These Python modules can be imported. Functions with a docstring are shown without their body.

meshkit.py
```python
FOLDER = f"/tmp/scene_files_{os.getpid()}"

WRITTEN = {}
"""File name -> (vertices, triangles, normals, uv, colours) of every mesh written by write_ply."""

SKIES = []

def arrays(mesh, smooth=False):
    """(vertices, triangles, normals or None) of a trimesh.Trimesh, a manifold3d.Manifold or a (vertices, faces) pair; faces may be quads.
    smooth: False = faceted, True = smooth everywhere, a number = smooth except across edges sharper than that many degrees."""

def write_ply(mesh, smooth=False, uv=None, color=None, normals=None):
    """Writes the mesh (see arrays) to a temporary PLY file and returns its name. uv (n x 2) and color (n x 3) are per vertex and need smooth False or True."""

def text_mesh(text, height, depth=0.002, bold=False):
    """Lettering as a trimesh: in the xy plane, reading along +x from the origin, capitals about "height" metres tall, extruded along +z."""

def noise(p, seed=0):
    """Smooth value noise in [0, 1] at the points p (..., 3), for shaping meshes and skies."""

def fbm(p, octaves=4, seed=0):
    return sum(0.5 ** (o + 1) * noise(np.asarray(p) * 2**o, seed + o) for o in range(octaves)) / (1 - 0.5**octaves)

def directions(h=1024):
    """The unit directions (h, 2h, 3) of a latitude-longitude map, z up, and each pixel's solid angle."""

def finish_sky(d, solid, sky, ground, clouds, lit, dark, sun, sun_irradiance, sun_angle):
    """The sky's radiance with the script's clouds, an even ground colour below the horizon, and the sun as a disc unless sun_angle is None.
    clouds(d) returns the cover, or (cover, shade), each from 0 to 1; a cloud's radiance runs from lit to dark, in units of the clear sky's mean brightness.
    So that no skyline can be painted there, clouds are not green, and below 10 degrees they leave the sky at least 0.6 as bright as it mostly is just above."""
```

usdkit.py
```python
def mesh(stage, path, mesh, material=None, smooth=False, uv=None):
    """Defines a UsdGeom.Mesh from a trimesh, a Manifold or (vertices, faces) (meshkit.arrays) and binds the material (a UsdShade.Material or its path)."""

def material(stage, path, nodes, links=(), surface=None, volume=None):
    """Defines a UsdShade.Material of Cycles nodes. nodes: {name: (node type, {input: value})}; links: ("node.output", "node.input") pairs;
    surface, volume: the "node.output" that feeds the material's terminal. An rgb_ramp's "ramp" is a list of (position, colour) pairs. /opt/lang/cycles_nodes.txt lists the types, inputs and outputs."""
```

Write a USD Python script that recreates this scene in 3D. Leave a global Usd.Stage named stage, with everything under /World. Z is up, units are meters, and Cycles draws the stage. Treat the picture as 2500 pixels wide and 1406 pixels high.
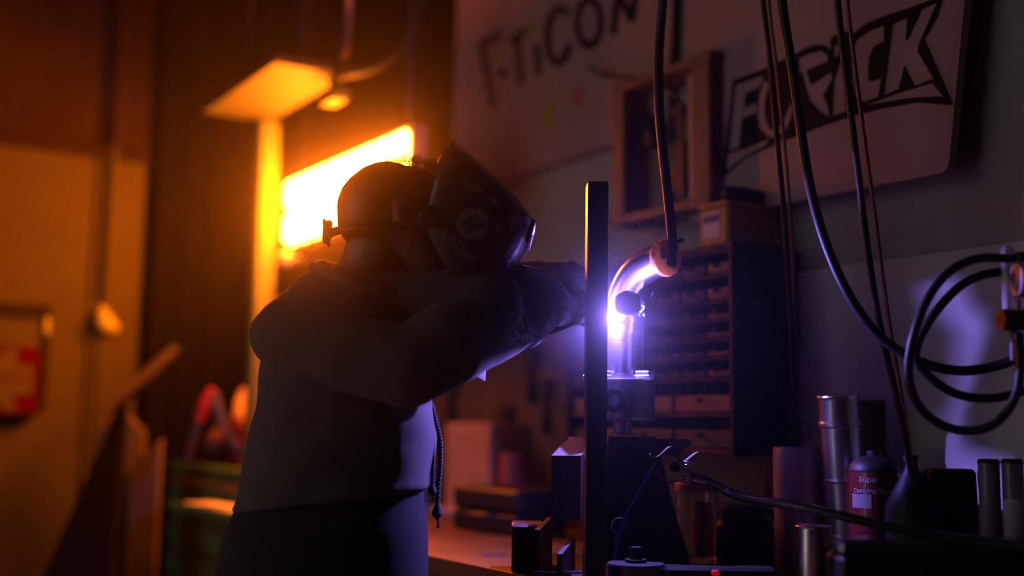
import math, random
import numpy as np, trimesh, manifold3d, shapely, usdkit, meshkit
from shapely.geometry import Polygon, LineString, Point
from pxr import Usd, UsdGeom, UsdLux, UsdShade, Gf, Sdf, Vt
random.seed(7)
RNG = np.random.default_rng(7)
stage = Usd.Stage.CreateInMemory()
UsdGeom.SetStageUpAxis(stage, 'Z'); UsdGeom.SetStageMetersPerUnit(stage, 1.0)
UsdGeom.Xform.Define(stage, '/World'); UsdGeom.Scope.Define(stage, '/World/Looks')

# ------------------------------------------------------------------ camera, ambient light, exposure, lamp levels
FPX, CX, CY = 2800.0, 1250.0, 703.0
EYE = np.array([0, 0, 1.2])
PITCH, ROLL = math.radians(6.9), math.radians(0.7)
FW = np.array([0, math.cos(PITCH), math.sin(PITCH)])
R0, U0 = np.array([1.0, 0, 0]), np.array([0, -math.sin(PITCH), math.cos(PITCH)])
# the picture is turned clockwise by ROLL: the camera is turned the other way
RT = R0 * math.cos(ROLL) + U0 * math.sin(ROLL)
UP = -R0 * math.sin(ROLL) + U0 * math.cos(ROLL)
cam = UsdGeom.Camera.Define(stage, '/World/Camera')
m4 = np.eye(4); m4[0, :3], m4[1, :3], m4[2, :3], m4[3, :3] = RT, UP, -FW, EYE
cam.AddTransformOp().Set(Gf.Matrix4d(*m4.ravel().tolist()))
cam.CreateHorizontalApertureAttr(36.0); cam.CreateVerticalApertureAttr(36.0 * 1406 / 2500)
cam.CreateFocalLengthAttr(FPX / 2500 * 36.0); cam.CreateClippingRangeAttr(Gf.Vec2f(0.05, 100))
cam.CreateFStopAttr(0.75); cam.CreateFocusDistanceAttr(2.15)
cam.CreateExposureAttr(0.0)
dome = UsdLux.DomeLight.Define(stage, '/World/ambient_light')
dome.CreateColorAttr(Gf.Vec3f(0.69, 0.60, 0.57)); dome.CreateIntensityAttr(0.42)
FLOOD = (np.array([1.0, 0.155, 0.005]), 380.0)        # colour and strength of the amber work lamp
ARC = (np.array([0.28, 0.185, 1.0]), 95000.0)         # colour and strength of the welding arc
HAZE, FUME = 0.0048, 0.2


def ray(px, py):
    return FW + RT * (px - CX) / FPX + UP * (CY - py) / FPX
def at(px, py, d):
    return EYE + ray(px, py) * d
def on(px, py, p0, n):
    r = ray(px, py)
    return EYE + r * (np.dot(np.asarray(p0) - EYE, n) / np.dot(r, n))
S = lambda px, d: px * d / FPX                      # pixels -> metres at depth d

# room frame: the right wall runs along DU, NV points from it into the room
W0 = np.array([0.59, 2.70, 0.0]); DU = np.array([-0.543, 0.8397, 0.0]); NV = np.array([-0.8397, -0.543, 0.0]); Z = np.array([0, 0, 1.0])
def uvz(u, v, z): return W0 + DU * u + NV * v + Z * z
def to_uvz(p):
    q = np.asarray(p) - W0
    return np.array([q @ DU, q @ NV, q[2]])
def on_v(px, py, v): return on(px, py, uvz(0, v, 0), NV)          # on a plane parallel to the right wall
def on_u(px, py, u): return on(px, py, uvz(u, 0, 0), DU)
def on_z(px, py, z): return on(px, py, [0, 0, z], Z)
U_CORNER = 2.3

# ------------------------------------------------------------------ materials
_m = {}
def M(name, color, rough=0.6, metal=0.0, var=0.0, scale=30.0, bump=0.0, bscale=None, sheen=0.0, coat=0.0, trans=0.0, ior=1.5, emit=None, spec=0.5, stretch=None):
    if name in _m: return _m[name]
    c = np.array(color, float)
    nodes = {'p': ('principled_bsdf', {'base_color': c, 'roughness': rough, 'metallic': metal, 'sheen_weight': sheen, 'coat_weight': coat, 'transmission_weight': trans, 'ior': ior, 'specular_ior_level': spec})}
    links = []
    if var or bump:
        nodes['tc'] = ('texture_coordinate', {})
        src = 'tc.object'
        if stretch is not None:
            nodes['mp'] = ('mapping', {'scale': stretch}); links.append(('tc.object', 'mp.vector')); src = 'mp.vector'
    if var:
        nodes['n'] = ('noise_texture', {'scale': scale, 'detail': 5.0, 'roughness': 0.6})
        nodes['r'] = ('rgb_ramp', {'ramp': [(0.3, tuple(np.clip(c * (1 - var), 0, 1))), (0.7, tuple(np.clip(c * (1 + var), 0, 1)))]})
        links += [(src, 'n.vector'), ('n.fac', 'r.fac'), ('r.color', 'p.base_color')]
    if bump:
        nodes['bn'] = ('noise_texture', {'scale': bscale or scale * 4, 'detail': 4.0})
        nodes['b'] = ('bump', {'strength': bump, 'distance': 0.003})
        links += [(src, 'bn.vector'), ('bn.fac', 'b.height'), ('b.normal', 'p.normal')]
    if emit is not None:
        nodes['p'][1]['emission_color'] = np.array(emit[0]); nodes['p'][1]['emission_strength'] = emit[1]
    _m[name] = usdkit.material(stage, '/World/Looks/' + name, nodes, links, surface='p.BSDF')
    return _m[name]

# ------------------------------------------------------------------ geometry helpers
def man(mesh):
    """trimesh from a Manifold"""
    o = mesh.to_mesh()
    return trimesh.Trimesh(np.array(o.vert_properties[:, :3]), np.array(o.tri_verts), process=False)
def cat(*ms): return trimesh.util.concatenate([man(x) if hasattr(x, 'to_mesh') else x for x in ms])
def hull(pts): return manifold3d.Manifold.hull_points(np.asarray(pts, float))
SPH = trimesh.creation.icosphere(2).vertices
SPH1 = trimesh.creation.icosphere(1).vertices
def ball(p, r): return np.asarray(p) + SPH * r
def chain(*joints):
    """hull of each two neighbouring spheres (point, radius), joined"""
    out = manifold3d.Manifold()
    for (a, ra), (b, rb) in zip(joints[:-1], joints[1:]):
        out += hull(np.vstack([ball(a, ra), ball(b, rb)]))
    return out
def smooth_out(mf, length=0.012, it=8):
    t = man(mf.refine_to_length(length)); t.merge_vertices()
    trimesh.smoothing.filter_taubin(t, lamb=0.5, nu=0.53, iterations=it)
    return t
def spline(pts, n=60):
    from scipy.interpolate import CubicSpline
    p = np.asarray(pts, float)
    s = np.r_[0, np.cumsum(np.maximum(np.linalg.norm(np.diff(p, axis=0), axis=1), 1e-6) ** 0.5)]
    return CubicSpline(s, p)(np.linspace(0, s[-1], n))
def tube(pts, r, k=12, n=60, smooth=True):
    """capped tube along a path; r a number or one radius per point of the path"""
    p = spline(pts, n) if smooth and len(pts) > 2 else np.asarray(pts, float)
    r = np.interp(np.linspace(0, 1, len(p)), np.linspace(0, 1, np.size(r)), np.atleast_1d(r)) if np.size(r) > 1 else np.full(len(p), float(np.squeeze(r)))
    t = np.gradient(p, axis=0); t /= np.linalg.norm(t, axis=1, keepdims=True)
    a = np.cross(t[0], [0.31, 0.2, 0.93]); a /= np.linalg.norm(a)
    ang = np.linspace(0, 2 * np.pi, k, endpoint=False)
    V = []
    for i in range(len(p)):
        a = a - t[i] * (a @ t[i]); a /= np.linalg.norm(a); b = np.cross(t[i], a)
        V.append(p[i] + r[i] * (np.cos(ang)[:, None] * a + np.sin(ang)[:, None] * b))
    V = np.vstack(V + [p[:1], p[-1:]])
    F = []
    for i in range(len(p) - 1):
        for j in range(k):
            q, w = i * k + j, i * k + (j + 1) % k
            F += [[q, w, w + k], [q, w + k, q + k]]
    e = len(p) * k
    for j in range(k):
        F += [[e, (j + 1) % k, j], [e + 1, (len(p) - 1) * k + j, (len(p) - 1) * k + (j + 1) % k]]
    return trimesh.Trimesh(V, F, process=False)
def frame(ax):
    ax = np.asarray(ax, float); ax = ax / np.linalg.norm(ax)
    a = np.cross([0, 0, 1.0], ax)
    a = np.array([1.0, 0, 0]) if np.linalg.norm(a) < 1e-6 else a / np.linalg.norm(a)
    return np.stack([a, np.cross(ax, a), ax])
def lathe(profile, p, ax=(0, 0, 1), k=40):
    """profile: (radius, height) pairs turned about the axis ax through p"""
    fr, ang = frame(ax), np.linspace(0, 2 * np.pi, k, endpoint=False)
    V, F = [], []
    for r, h in profile:
        V.append(np.stack([r * np.cos(ang), r * np.sin(ang), np.full(k, h)], 1))
    n = len(profile)
    for i in range(n - 1):
        for j in range(k):
            q, w = i * k + j, i * k + (j + 1) % k
            F += [[q, w, w + k], [q, w + k, q + k]]
    V = np.vstack(V + [[[0, 0, profile[0][1]]], [[0, 0, profile[-1][1]]]])
    e = n * k
    for j in range(k):
        F += [[e, (j + 1) % k, j], [e + 1, (n - 1) * k + j, (n - 1) * k + (j + 1) % k]]
    return trimesh.Trimesh(V @ fr + np.asarray(p), F, process=False)
def cyl(p, r, h, ax=(0, 0, 1), c=0.0, k=32):
    c = c or min(r, h) * 0.06
    return lathe([(r - c, 0), (r, c), (r, h - c), (r - c, h)], p, ax, k)
def obox(c, axes, dims, bev=0.002):
    """chamfered box: centre, three axes, three dimensions"""
    A = np.stack([np.asarray(x, float) / np.linalg.norm(x) for x in axes]); d = np.array(dims, float) / 2
    bev = min(bev, d.min() * 0.8)
    P = []
    for s in np.ndindex(2, 2, 2):
        g = np.array(s) * 2 - 1
        for k in range(3):
            q = d - bev; q[k] = d[k]
            P.append(g * q)
    return man(hull(np.array(P) @ A + np.asarray(c)))
def rbox(u0, u1, v0, v1, z0, z1, bev=0.002):
    """box in the room frame"""
    return obox(uvz((u0 + u1) / 2, (v0 + v1) / 2, (z0 + z1) / 2), (DU, NV, Z), (abs(u1 - u0), abs(v1 - v0), abs(z1 - z0)), bev)
def plate(shape, o, ax, ay, t):
    """shapely polygon(s) in the plane o, ax, ay, made t thick along ax x ay"""
    az = np.cross(ax, ay); out = []
    for g in getattr(shape, 'geoms', [shape]):
        if g.area < 1e-9: continue
        e = trimesh.creation.extrude_polygon(g, t, engine='earcut')
        e.vertices = e.vertices[:, :1] * ax + e.vertices[:, 1:2] * ay + e.vertices[:, 2:] * az + np.asarray(o)
        out.append(e)
    return trimesh.util.concatenate(out)

# ------------------------------------------------------------------ naming: things, parts, sub-parts
_used = {}
def numbered(parent, name):
    k = _used.get((parent, name), -1) + 1; _used[(parent, name)] = k
    return parent + '/' + (name if k == 0 else '%s_%03d' % (name, k))
class Thing:
    """an Xform at the thing's base; its parts and sub-parts are meshes below it"""
    def __init__(s, name, label, cat=None, group=None, kind=None):
        s.path = numbered('/World', name); s.x = UsdGeom.Xform.Define(stage, s.path); s.todo = []
        p = s.x.GetPrim(); p.SetCustomDataByKey('label', label)
        for k, v in (('category', cat), ('group', group), ('kind', kind)):
            if v: p.SetCustomDataByKey(k, v)
        ALL.append(s)
    def part(s, name, mesh, mat, label=None, smooth=35, under=None, kind=None):
        mesh = man(mesh) if hasattr(mesh, 'to_mesh') else mesh
        path = numbered(under or s.path, name)
        s.todo.append((path, mesh, mat, label, smooth, kind))
        return path
    def finish(s):
        if not s.todo: return
        b = np.array([t[1].bounds for t in s.todo]); lo, hi = b[:, 0].min(0), b[:, 1].max(0)
        base = np.array([(lo[0] + hi[0]) / 2, (lo[1] + hi[1]) / 2, lo[2]])
        s.x.AddTranslateOp().Set(Gf.Vec3d(*base.tolist()))
        for path, mesh, mat, label, smooth, kind in s.todo:
            q = mesh.copy(); q.vertices = q.vertices - base
            g = usdkit.mesh(stage, path, q, mat, smooth=smooth)
            if label: g.GetPrim().SetCustomDataByKey('label', label)
            if kind: g.GetPrim().SetCustomDataByKey('kind', kind)
ALL = []
def single(name, mesh, mat, label, cat=None, group=None, kind=None, smooth=35):
    """a thing that is one mesh"""
    mesh = (man(mesh) if hasattr(mesh, 'to_mesh') else mesh).copy()
    lo, hi = mesh.bounds; base = np.array([(lo[0] + hi[0]) / 2, (lo[1] + hi[1]) / 2, lo[2]])
    mesh.vertices = mesh.vertices - base
    g = usdkit.mesh(stage, numbered('/World', name), mesh, mat, smooth=smooth); g.AddTranslateOp().Set(Gf.Vec3d(*base.tolist()))
    p = g.GetPrim(); p.SetCustomDataByKey('label', label)
    for k, v in (('category', cat), ('group', group), ('kind', kind)):
        if v: p.SetCustomDataByKey(k, v)
    return g

m_wood = M('rack_wood', (0.13, 0.075, 0.05), 0.6, var=0.25, scale=12, stretch=(1, 1, 0.15), bump=0.15)
m_iron = M('dark_iron', (0.05, 0.045, 0.05), 0.5, metal=0.6, var=0.2, scale=20)
m_black = M('black_plastic', (0.009, 0.008, 0.009), 0.5, spec=0.3)
m_rubber = M('black_rubber', (0.012, 0.012, 0.014), 0.38, coat=0.15)
m_ink = M('banner_ink', (0.006, 0.004, 0.005), 0.7, spec=0.12)
# ================================================================== the room
m_floor = M('concrete', (0.10, 0.085, 0.075), 0.8, var=0.3, scale=6, bump=0.2)
m_wall = M('wall_paint', (0.31, 0.29, 0.28), 0.85, var=0.08, scale=5, bump=0.04, bscale=40)
m_splash = M('splash_paint', (0.53, 0.52, 0.49), 0.7, var=0.06, scale=8, bump=0.04, bscale=60)
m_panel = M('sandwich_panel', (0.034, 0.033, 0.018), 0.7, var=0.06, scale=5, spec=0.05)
m_upper = M('upper_shade_paint', (0.007, 0.003, 0.003), 0.85, var=0.25, scale=5, bump=0.1, spec=0.15)  # near black carries the canopy shade on the upper end wall
m_dark = M('dark_shade_paint', (0.002, 0.0015, 0.0015), 0.9, var=0.2, scale=5, spec=0.05)
Z_TOP = 3.4
t = Thing('floor', 'dark worn concrete workshop floor', kind='structure')
t.part('slab', rbox(-3.2, 2.6, -0.3, 5.2, -0.1, 0.0), m_floor)
t = Thing('ceiling', 'dark painted workshop ceiling above the lamps', kind='structure')
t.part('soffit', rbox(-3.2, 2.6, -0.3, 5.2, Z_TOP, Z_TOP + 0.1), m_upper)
t = Thing('wall_right', 'painted workshop wall behind the bench with a lighter lower panel', kind='structure')
t.part('wall_surface', rbox(-3.2, U_CORNER + 0.12, -0.12, 0.0, 0, Z_TOP), m_wall)
za, zb = on_v(1950, 663, 0.006)[2], on_v(2400, 600, 0.006)[2]
ZS = (za + zb) / 2
t.part('splash_panel', rbox(-3.2, U_CORNER - 0.01, 0.0, 0.008, 0.0, ZS, 0.002), m_splash, 'lighter lower wall panel')
ud = to_uvz(on_v(1106, 300, 0.012))[0]
t.part('dark_panel', rbox(ud, U_CORNER - 0.002, 0.0, 0.012, ZS + .002, Z_TOP - .002, 0.002), m_dark, 'dark wall panel beside the corner')
t = Thing('wall_back', 'dark end wall of the workshop behind the camera', kind='structure')
t.part('wall_surface', rbox(-3.32, -3.2, -0.12, 5.2, 0, Z_TOP), m_dark)
t = Thing('wall_front', 'plain workshop wall across the room from the bench beside the open gateway', kind='structure')
t.part('wall_surface', rbox(-3.2, -0.2, 5.2, 5.32, 0, Z_TOP), m_dark)
t = Thing('wall_left', 'end wall of pale upright panels below an upper part darkened in colour for canopy shade', kind='structure')
ZL = on_u(110, 349, U_CORNER)[2]
va, vb, vc, vd = [to_uvz(on_u(px, 700, U_CORNER))[1] for px in (216, 222, 240, 345)]
t.part('shaded_upper_wall', rbox(U_CORNER, U_CORNER + 0.12, -0.12, 5.2, ZL, Z_TOP), m_upper, 'upper wall with canopy shade in its colour')
t.part('wall_surface', rbox(U_CORNER + 0.03, U_CORNER + 0.12, -0.12, 5.2, 0, ZL - 0.01), m_dark)
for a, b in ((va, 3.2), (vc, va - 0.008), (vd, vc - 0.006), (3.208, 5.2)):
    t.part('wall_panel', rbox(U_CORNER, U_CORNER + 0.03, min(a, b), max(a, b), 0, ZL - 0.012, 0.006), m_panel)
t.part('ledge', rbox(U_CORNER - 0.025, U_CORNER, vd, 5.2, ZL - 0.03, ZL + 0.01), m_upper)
t = Thing('door_1', 'tall sliding door of ribbed sheets on the end wall, shade put into its near black', kind='structure')  # near black sheets stand in for shade on the end wall
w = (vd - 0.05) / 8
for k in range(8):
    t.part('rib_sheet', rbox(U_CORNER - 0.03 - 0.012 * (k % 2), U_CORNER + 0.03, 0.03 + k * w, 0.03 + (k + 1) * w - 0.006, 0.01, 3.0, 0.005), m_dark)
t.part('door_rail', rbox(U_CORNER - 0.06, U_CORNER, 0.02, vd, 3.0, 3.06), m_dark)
# ================================================================== the welder
m_hood = M('hoodie_fabric', (0.07, 0.058, 0.060), 0.9, var=0.15, scale=60, bump=0.25, bscale=500, sheen=0.08)
m_jean = M('trouser_denim', (0.014, 0.013, 0.016), 0.95, var=0.2, scale=80, bump=0.2, bscale=600)
m_skin = M('skin', (0.26, 0.13, 0.09), 0.5, var=0.08, scale=40)
m_hair = M('hair_dark', (0.030, 0.018, 0.012), 0.45)
m_glove = M('glove_leather', (0.09, 0.07, 0.065), 0.75, var=0.2, scale=50, bump=0.3, bscale=220, sheen=0.15)
m_boot = M('boot_leather', (0.02, 0.016, 0.014), 0.5)
m_cord = M('cord_dark', (0.05, 0.045, 0.055), 0.85, bump=0.2, bscale=500)
D0 = 2.08
HR = np.array([RT[0], RT[1], 0]) / np.hypot(RT[0], RT[1]); HF = np.array([-HR[1], HR[0], 0])
def J(px, py, d, r): return (at(px, py, d), S(r, d))
P = Thing('person', 'welder in a dark hooded sweatshirt leaning right with both gloved hands at the arc', 'person')
# body: head, neck, trunk and legs as one skin
def hips(side): return at(790, 1330, D0) + HF * 0.09 * side + HR * 0.0
ANK = {}
body = chain(J(945, 505, D0, 106), J(1010, 560, D0, 88), J(1048, 640, D0, 58))
body += chain(J(900, 520, D0, 70), J(945, 505, D0, 106))
for s in (-1, 1):
    e = at(985, 560, D0) + HF * s * S(104, D0)
    body += chain((e, 0.012), (e + np.array([0, 0, 0.03]), 0.014), (e + HR * 0.012 + Z * 0.035, 0.010))           # ears
    body += chain((at(1075, 545, D0) + HF * s * 0.032, 0.013), (at(1080, 545, D0) + HF * s * 0.032, 0.013))       # eyes
body += chain((at(1083, 540, D0), 0.012), (at(1112, 585, D0), 0.014), (at(1090, 592, D0), 0.012))               # nose
body += chain((at(1088, 628, D0) - HF * 0.02, 0.008), (at(1095, 626, D0), 0.010), (at(1088, 628, D0) + HF * 0.02, 0.008))  # mouth
body += chain(J(935, 560, D0, 78), J(905, 650, D0, 74), J(870, 740, D0, 92))
body += chain(J(850, 780, D0, 120), J(840, 1000, D0, 120), J(800, 1280, D0, 120))
feet_z = 0.0
for s in (-1, 1):
    h = hips(s); h[2] = 0.80; k = h + HR * (0.06 + 0.05 * s) + np.array([0, 0, -0.32]); an_ = k + HR * (-0.09) + np.array([0, 0, -0.38]); an_[2] = 0.10
    ANK[s] = (h, k, an_)
    body += chain((h, 0.085), (k, 0.052), (an_, 0.036), (an_ + HR * 0.13 + np.array([0, 0, -0.065]), 0.030))
P.part('body', smooth_out(body, 0.014, 6), m_skin, smooth=True)
# hooded sweatshirt: a trunk lofted through sections, two sleeves, the folded hood
rows = [(700, 720, 985, .10), (740, 676, 1020, .15), (800, 640, 1040, .17), (880, 652, 1050, .175), (940, 645, 1050, .17), (985, 640, 1055, .165), (1020, 628, 1062, .16),
        (1060, 615, 1066, .16), (1110, 603, 1062, .16), (1165, 596, 1050, .16), (1215, 588, 1046, .165), (1262, 566, 1044, .17), (1300, 560, 1040, .17)]
prows = [(1165, 610, 1040, .145), (1215, 600, 1041, .15), (1262, 572, 1042, .16), (1300, 556, 1044, .17), (1406, 534, 1045, .178), (1500, 540, 1036, .175)]
th = np.linspace(0, 2 * np.pi, 36, endpoint=False)
def ring(y, l, r, b, d=D0):
    d = d + np.interp(y, [700, 980, 1180, 1260, 1600], [0, .01, -.02, -.03, -.03]); c = at((l + r) / 2, y, d); a = S((r - l) / 2, d)
    co, si = np.cos(th), np.sin(th)
    e = 0.82
    return c + HR * (a * np.sign(co) * np.abs(co) ** e)[:, None] + HF * (b * np.sign(si) * np.abs(si) ** e)[:, None]
hood = manifold3d.Manifold()
rings = [ring(*q) for q in rows]
for a, b in zip(rings[:-1], rings[1:]): hood += hull(np.vstack([a, b]))
hem_n = Z * math.cos(.125) - HR * math.sin(.125)
hem_n = hem_n / np.linalg.norm(hem_n)
hood = hood.trim_by_plane(tuple(hem_n.tolist()), float(hem_n @ at(1045, 1188, D0)))
hood += chain(J(800, 762, D0 - .03, 112), J(880, 770, D0, 128), J(960, 790, D0 + .05, 110))
hood += chain(J(700, 812, D0 - .08, 84), J(672, 812, D0 - .05, 66), J(690, 820, D0 + .02, 80))                # bunched shoulder
hood += chain(J(668, 905, D0 - .03, 20), J(664, 930, D0 - .02, 18)) + chain(J(652, 1012, D0 - .03, 22), J(660, 1000, D0, 24))
# near sleeve (right arm) and far sleeve (left arm)
hood += chain(J(705, 806, D0 - .09, 86), J(850, 862, D0 - .14, 92), J(1000, 895, D0 - .16, 98), J(1090, 842, D0 - .14, 104), J(1180, 790, D0 - .03, 106), J(1255, 745, D0 + .05, 100))
hood += chain(J(1236, 756, D0 + .03, 104), J(1256, 748, D0 + .05, 109), J(1268, 744, D0 + .06, 104))              # rolled cuff
hood += chain(J(960, 760, D0 + .16, 88), J(1090, 765, D0 + .42, 100), J(1200, 750, D0 + .38, 96), J(1276, 706, D0 + .26, 68))
hood += chain(J(900, 745, D0 + .06, 92), J(1010, 715, D0 + .10, 84), J(1110, 735, D0 + .16, 84))
hood += chain(J(930, 748, D0 - .06, 78), J(1060, 738, D0 - .07, 80), J(1180, 742, D0 - .07, 98))
hood += chain(J(1080, 850, D0 + .38, 90), J(1190, 815, D0 + .38, 76))  # added hidden sleeve bulk, keeps arc light off the end wall
# lumps and wrinkles of cloth
hs = smooth_out(hood, 0.011, 7)
n_ = trimesh.Trimesh(hs.vertices, hs.faces, process=False).vertex_normals
q = hs.vertices
amp = 0.006 * (meshkit.fbm(q * [9, 9, 14], 2, 3) - 0.5) * 2 + 0.002 * (meshkit.noise(q * [30, 30, 9], 5) - 0.5)
hs.vertices = q + n_ * amp[:, None]
hp = P.part('hoodie', hs, m_hood, smooth=True)
P.part('hood', smooth_out(chain(J(765, 652, D0 - .05, 12), J(784, 646, D0, 13), J(812, 655, D0 + .05, 14)) + chain(J(765, 652, D0 - .05, 12), J(800, 664, D0 - .09, 14), J(842, 680, D0 - .11, 20), J(930, 720, D0 - .11, 26))
       + chain(J(784, 646, D0, 13), J(838, 680, D0, 16)) + chain(J(812, 655, D0 + .05, 14), J(850, 690, D0 + .10, 24), J(930, 730, D0 + .12, 26)), 0.006, 3), m_hood, smooth=True)
def cord(pts, r, knot, tail):
    """braided draw cord: two twisted strands, a knot and a frayed tail"""
    p = spline(pts, 90); t = np.gradient(p, axis=0); t /= np.linalg.norm(t, axis=1, keepdims=True)
    a = np.cross(t, [0.2, 1, 0.1]); a /= np.linalg.norm(a, axis=1, keepdims=True); b = np.cross(t, a)
    w = np.linspace(0, 2 * np.pi * 15, 90)
    ms = [tube(p + (np.cos(w + f)[:, None] * a + np.sin(w + f)[:, None] * b) * r * 0.5, r * 0.62, 7, smooth=False) for f in (0, np.pi)]
    k = p[-1]
    return cat(*ms, chain((k, r * 1.3), (k + (knot - k) * 0.6, r * 1.9), (knot, r * 0.8)), tube([knot, (knot + tail) / 2 + HR * 0.002, tail], [r * 0.7, r * 0.35, r * 0.8], 8, 14))
dc = D0 + 0.02
P.part('drawstring', cord([at(1053, 985, dc), at(1064, 1030, dc), at(1074, 1085, dc), at(1073, 1150, dc), at(1068, 1238, dc)], S(7, dc), at(1066, 1262, dc), at(1069, 1288, dc)), m_cord)
P.part('drawstring', cord([at(1052, 1030, dc - .05), at(1056, 1080, dc - .05), at(1057, 1130, dc - .05), at(1055, 1190, dc - .05)], S(5.5, dc), at(1056, 1205, dc - .05), at(1055, 1226, dc - .05)), m_cord)
# a small folded tag on the sleeve
a_, b_, c_ = at(1174, 912, D0 - .02), at(1187, 896, D0 - .0), at(1184, 930, D0 - .02)
tg = trimesh.Trimesh([a_, b_, c_, at(1160, 918, D0 - .03), a_ + HF * .012, b_ + HF * .012, c_ + HF * .012, at(1160, 918, D0 - .018)], [[0, 2, 1], [0, 3, 2], [4, 5, 6], [4, 6, 7], [0, 1, 5], [0, 5, 4], [1, 2, 6], [1, 6, 5], [2, 3, 7], [2, 7, 6], [3, 0, 4], [3, 4, 7]])
P.part('sleeve_tag', tg, M('tag_cloth', (0.25, 0.22, 0.25), 0.8), 'small pale cloth tag', under=hp)
# trousers and boots
tr = manifold3d.Manifold()
prings = [ring(*q) for q in prows]
for a, b in zip(prings[:-1], prings[1:]): tr += hull(np.vstack([a, b]))
for s in (-1, 1):
    h, k, an_ = ANK[s]
    tr += chain((h + Z * 0.02, 0.105), (k, 0.078), (an_ + Z * 0.02, 0.068))
tr += chain((ANK[-1][0] + Z * .04, 0.11), (ANK[1][0] + Z * .04, 0.11))
P.part('trousers', smooth_out(tr, 0.02, 6), m_jean, smooth=True)
for s in (-1, 1):
    an_ = ANK[s][2].copy(); an_[2] = 0.055
    b = chain((an_, 0.052), (an_ + HR * 0.16, 0.044)) + chain((an_, 0.05), (an_ + Z * 0.10, 0.055))
    b = b.trim_by_plane((0, 0, 1), 0.004)
    P.part('boot', smooth_out(b, 0.014, 4), m_boot, smooth=True)
# hair: a cropped cap and short strands standing off it
hair = chain(J(940, 504, D0, 106), J(1000, 502, D0, 97)) + chain(J(930, 512, D0, 108), J(945, 503, D0, 110)) + chain(J(905, 535, D0, 82), J(935, 505, D0, 106))
hair = hair.trim_by_plane(tuple((-(HR) * 0.62 + Z * 0.78).tolist()), float((-(HR) * 0.62 + Z * 0.78) @ at(985, 560, D0)))
hm = smooth_out(hair, 0.010, 4)
hpath = P.part('hair', hm, m_hair, smooth=True)
pts, fi = trimesh.sample.sample_surface(hm, 5200, seed=3)
fn = hm.face_normals[fi]; keep = ((pts - at(985, 560, D0)) @ (-(HR) * 0.62 + Z * 0.78)) > 0.01
pts, fn = pts[keep], fn[keep]
ln = 0.009 + 0.010 * RNG.random(len(pts)); lean = HR * 0.35 + Z * -0.1
dirs = fn + 0.35 * RNG.normal(size=fn.shape) + lean * 0.3; dirs /= np.linalg.norm(dirs, axis=1, keepdims=True)
HAIRS = [(p_, p_ + d_ * l_ * 0.5 + Z * 0.0004, p_ + d_ * l_ + lean * 0.0015) for p_, d_, l_ in zip(pts, dirs, ln)]
for k in range(26):                                                  # a few longer loose hairs on top
    p_ = at(985 + 5 * k + RNG.normal() * 6, 415 + 8 * RNG.random(), D0 + 0.02 * RNG.normal())
    HAIRS.append((p_, p_ + Z * 0.008 + HR * 0.006 * RNG.normal(), p_ + Z * (0.008 + 0.006 * RNG.random()) + HR * 0.014))
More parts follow.
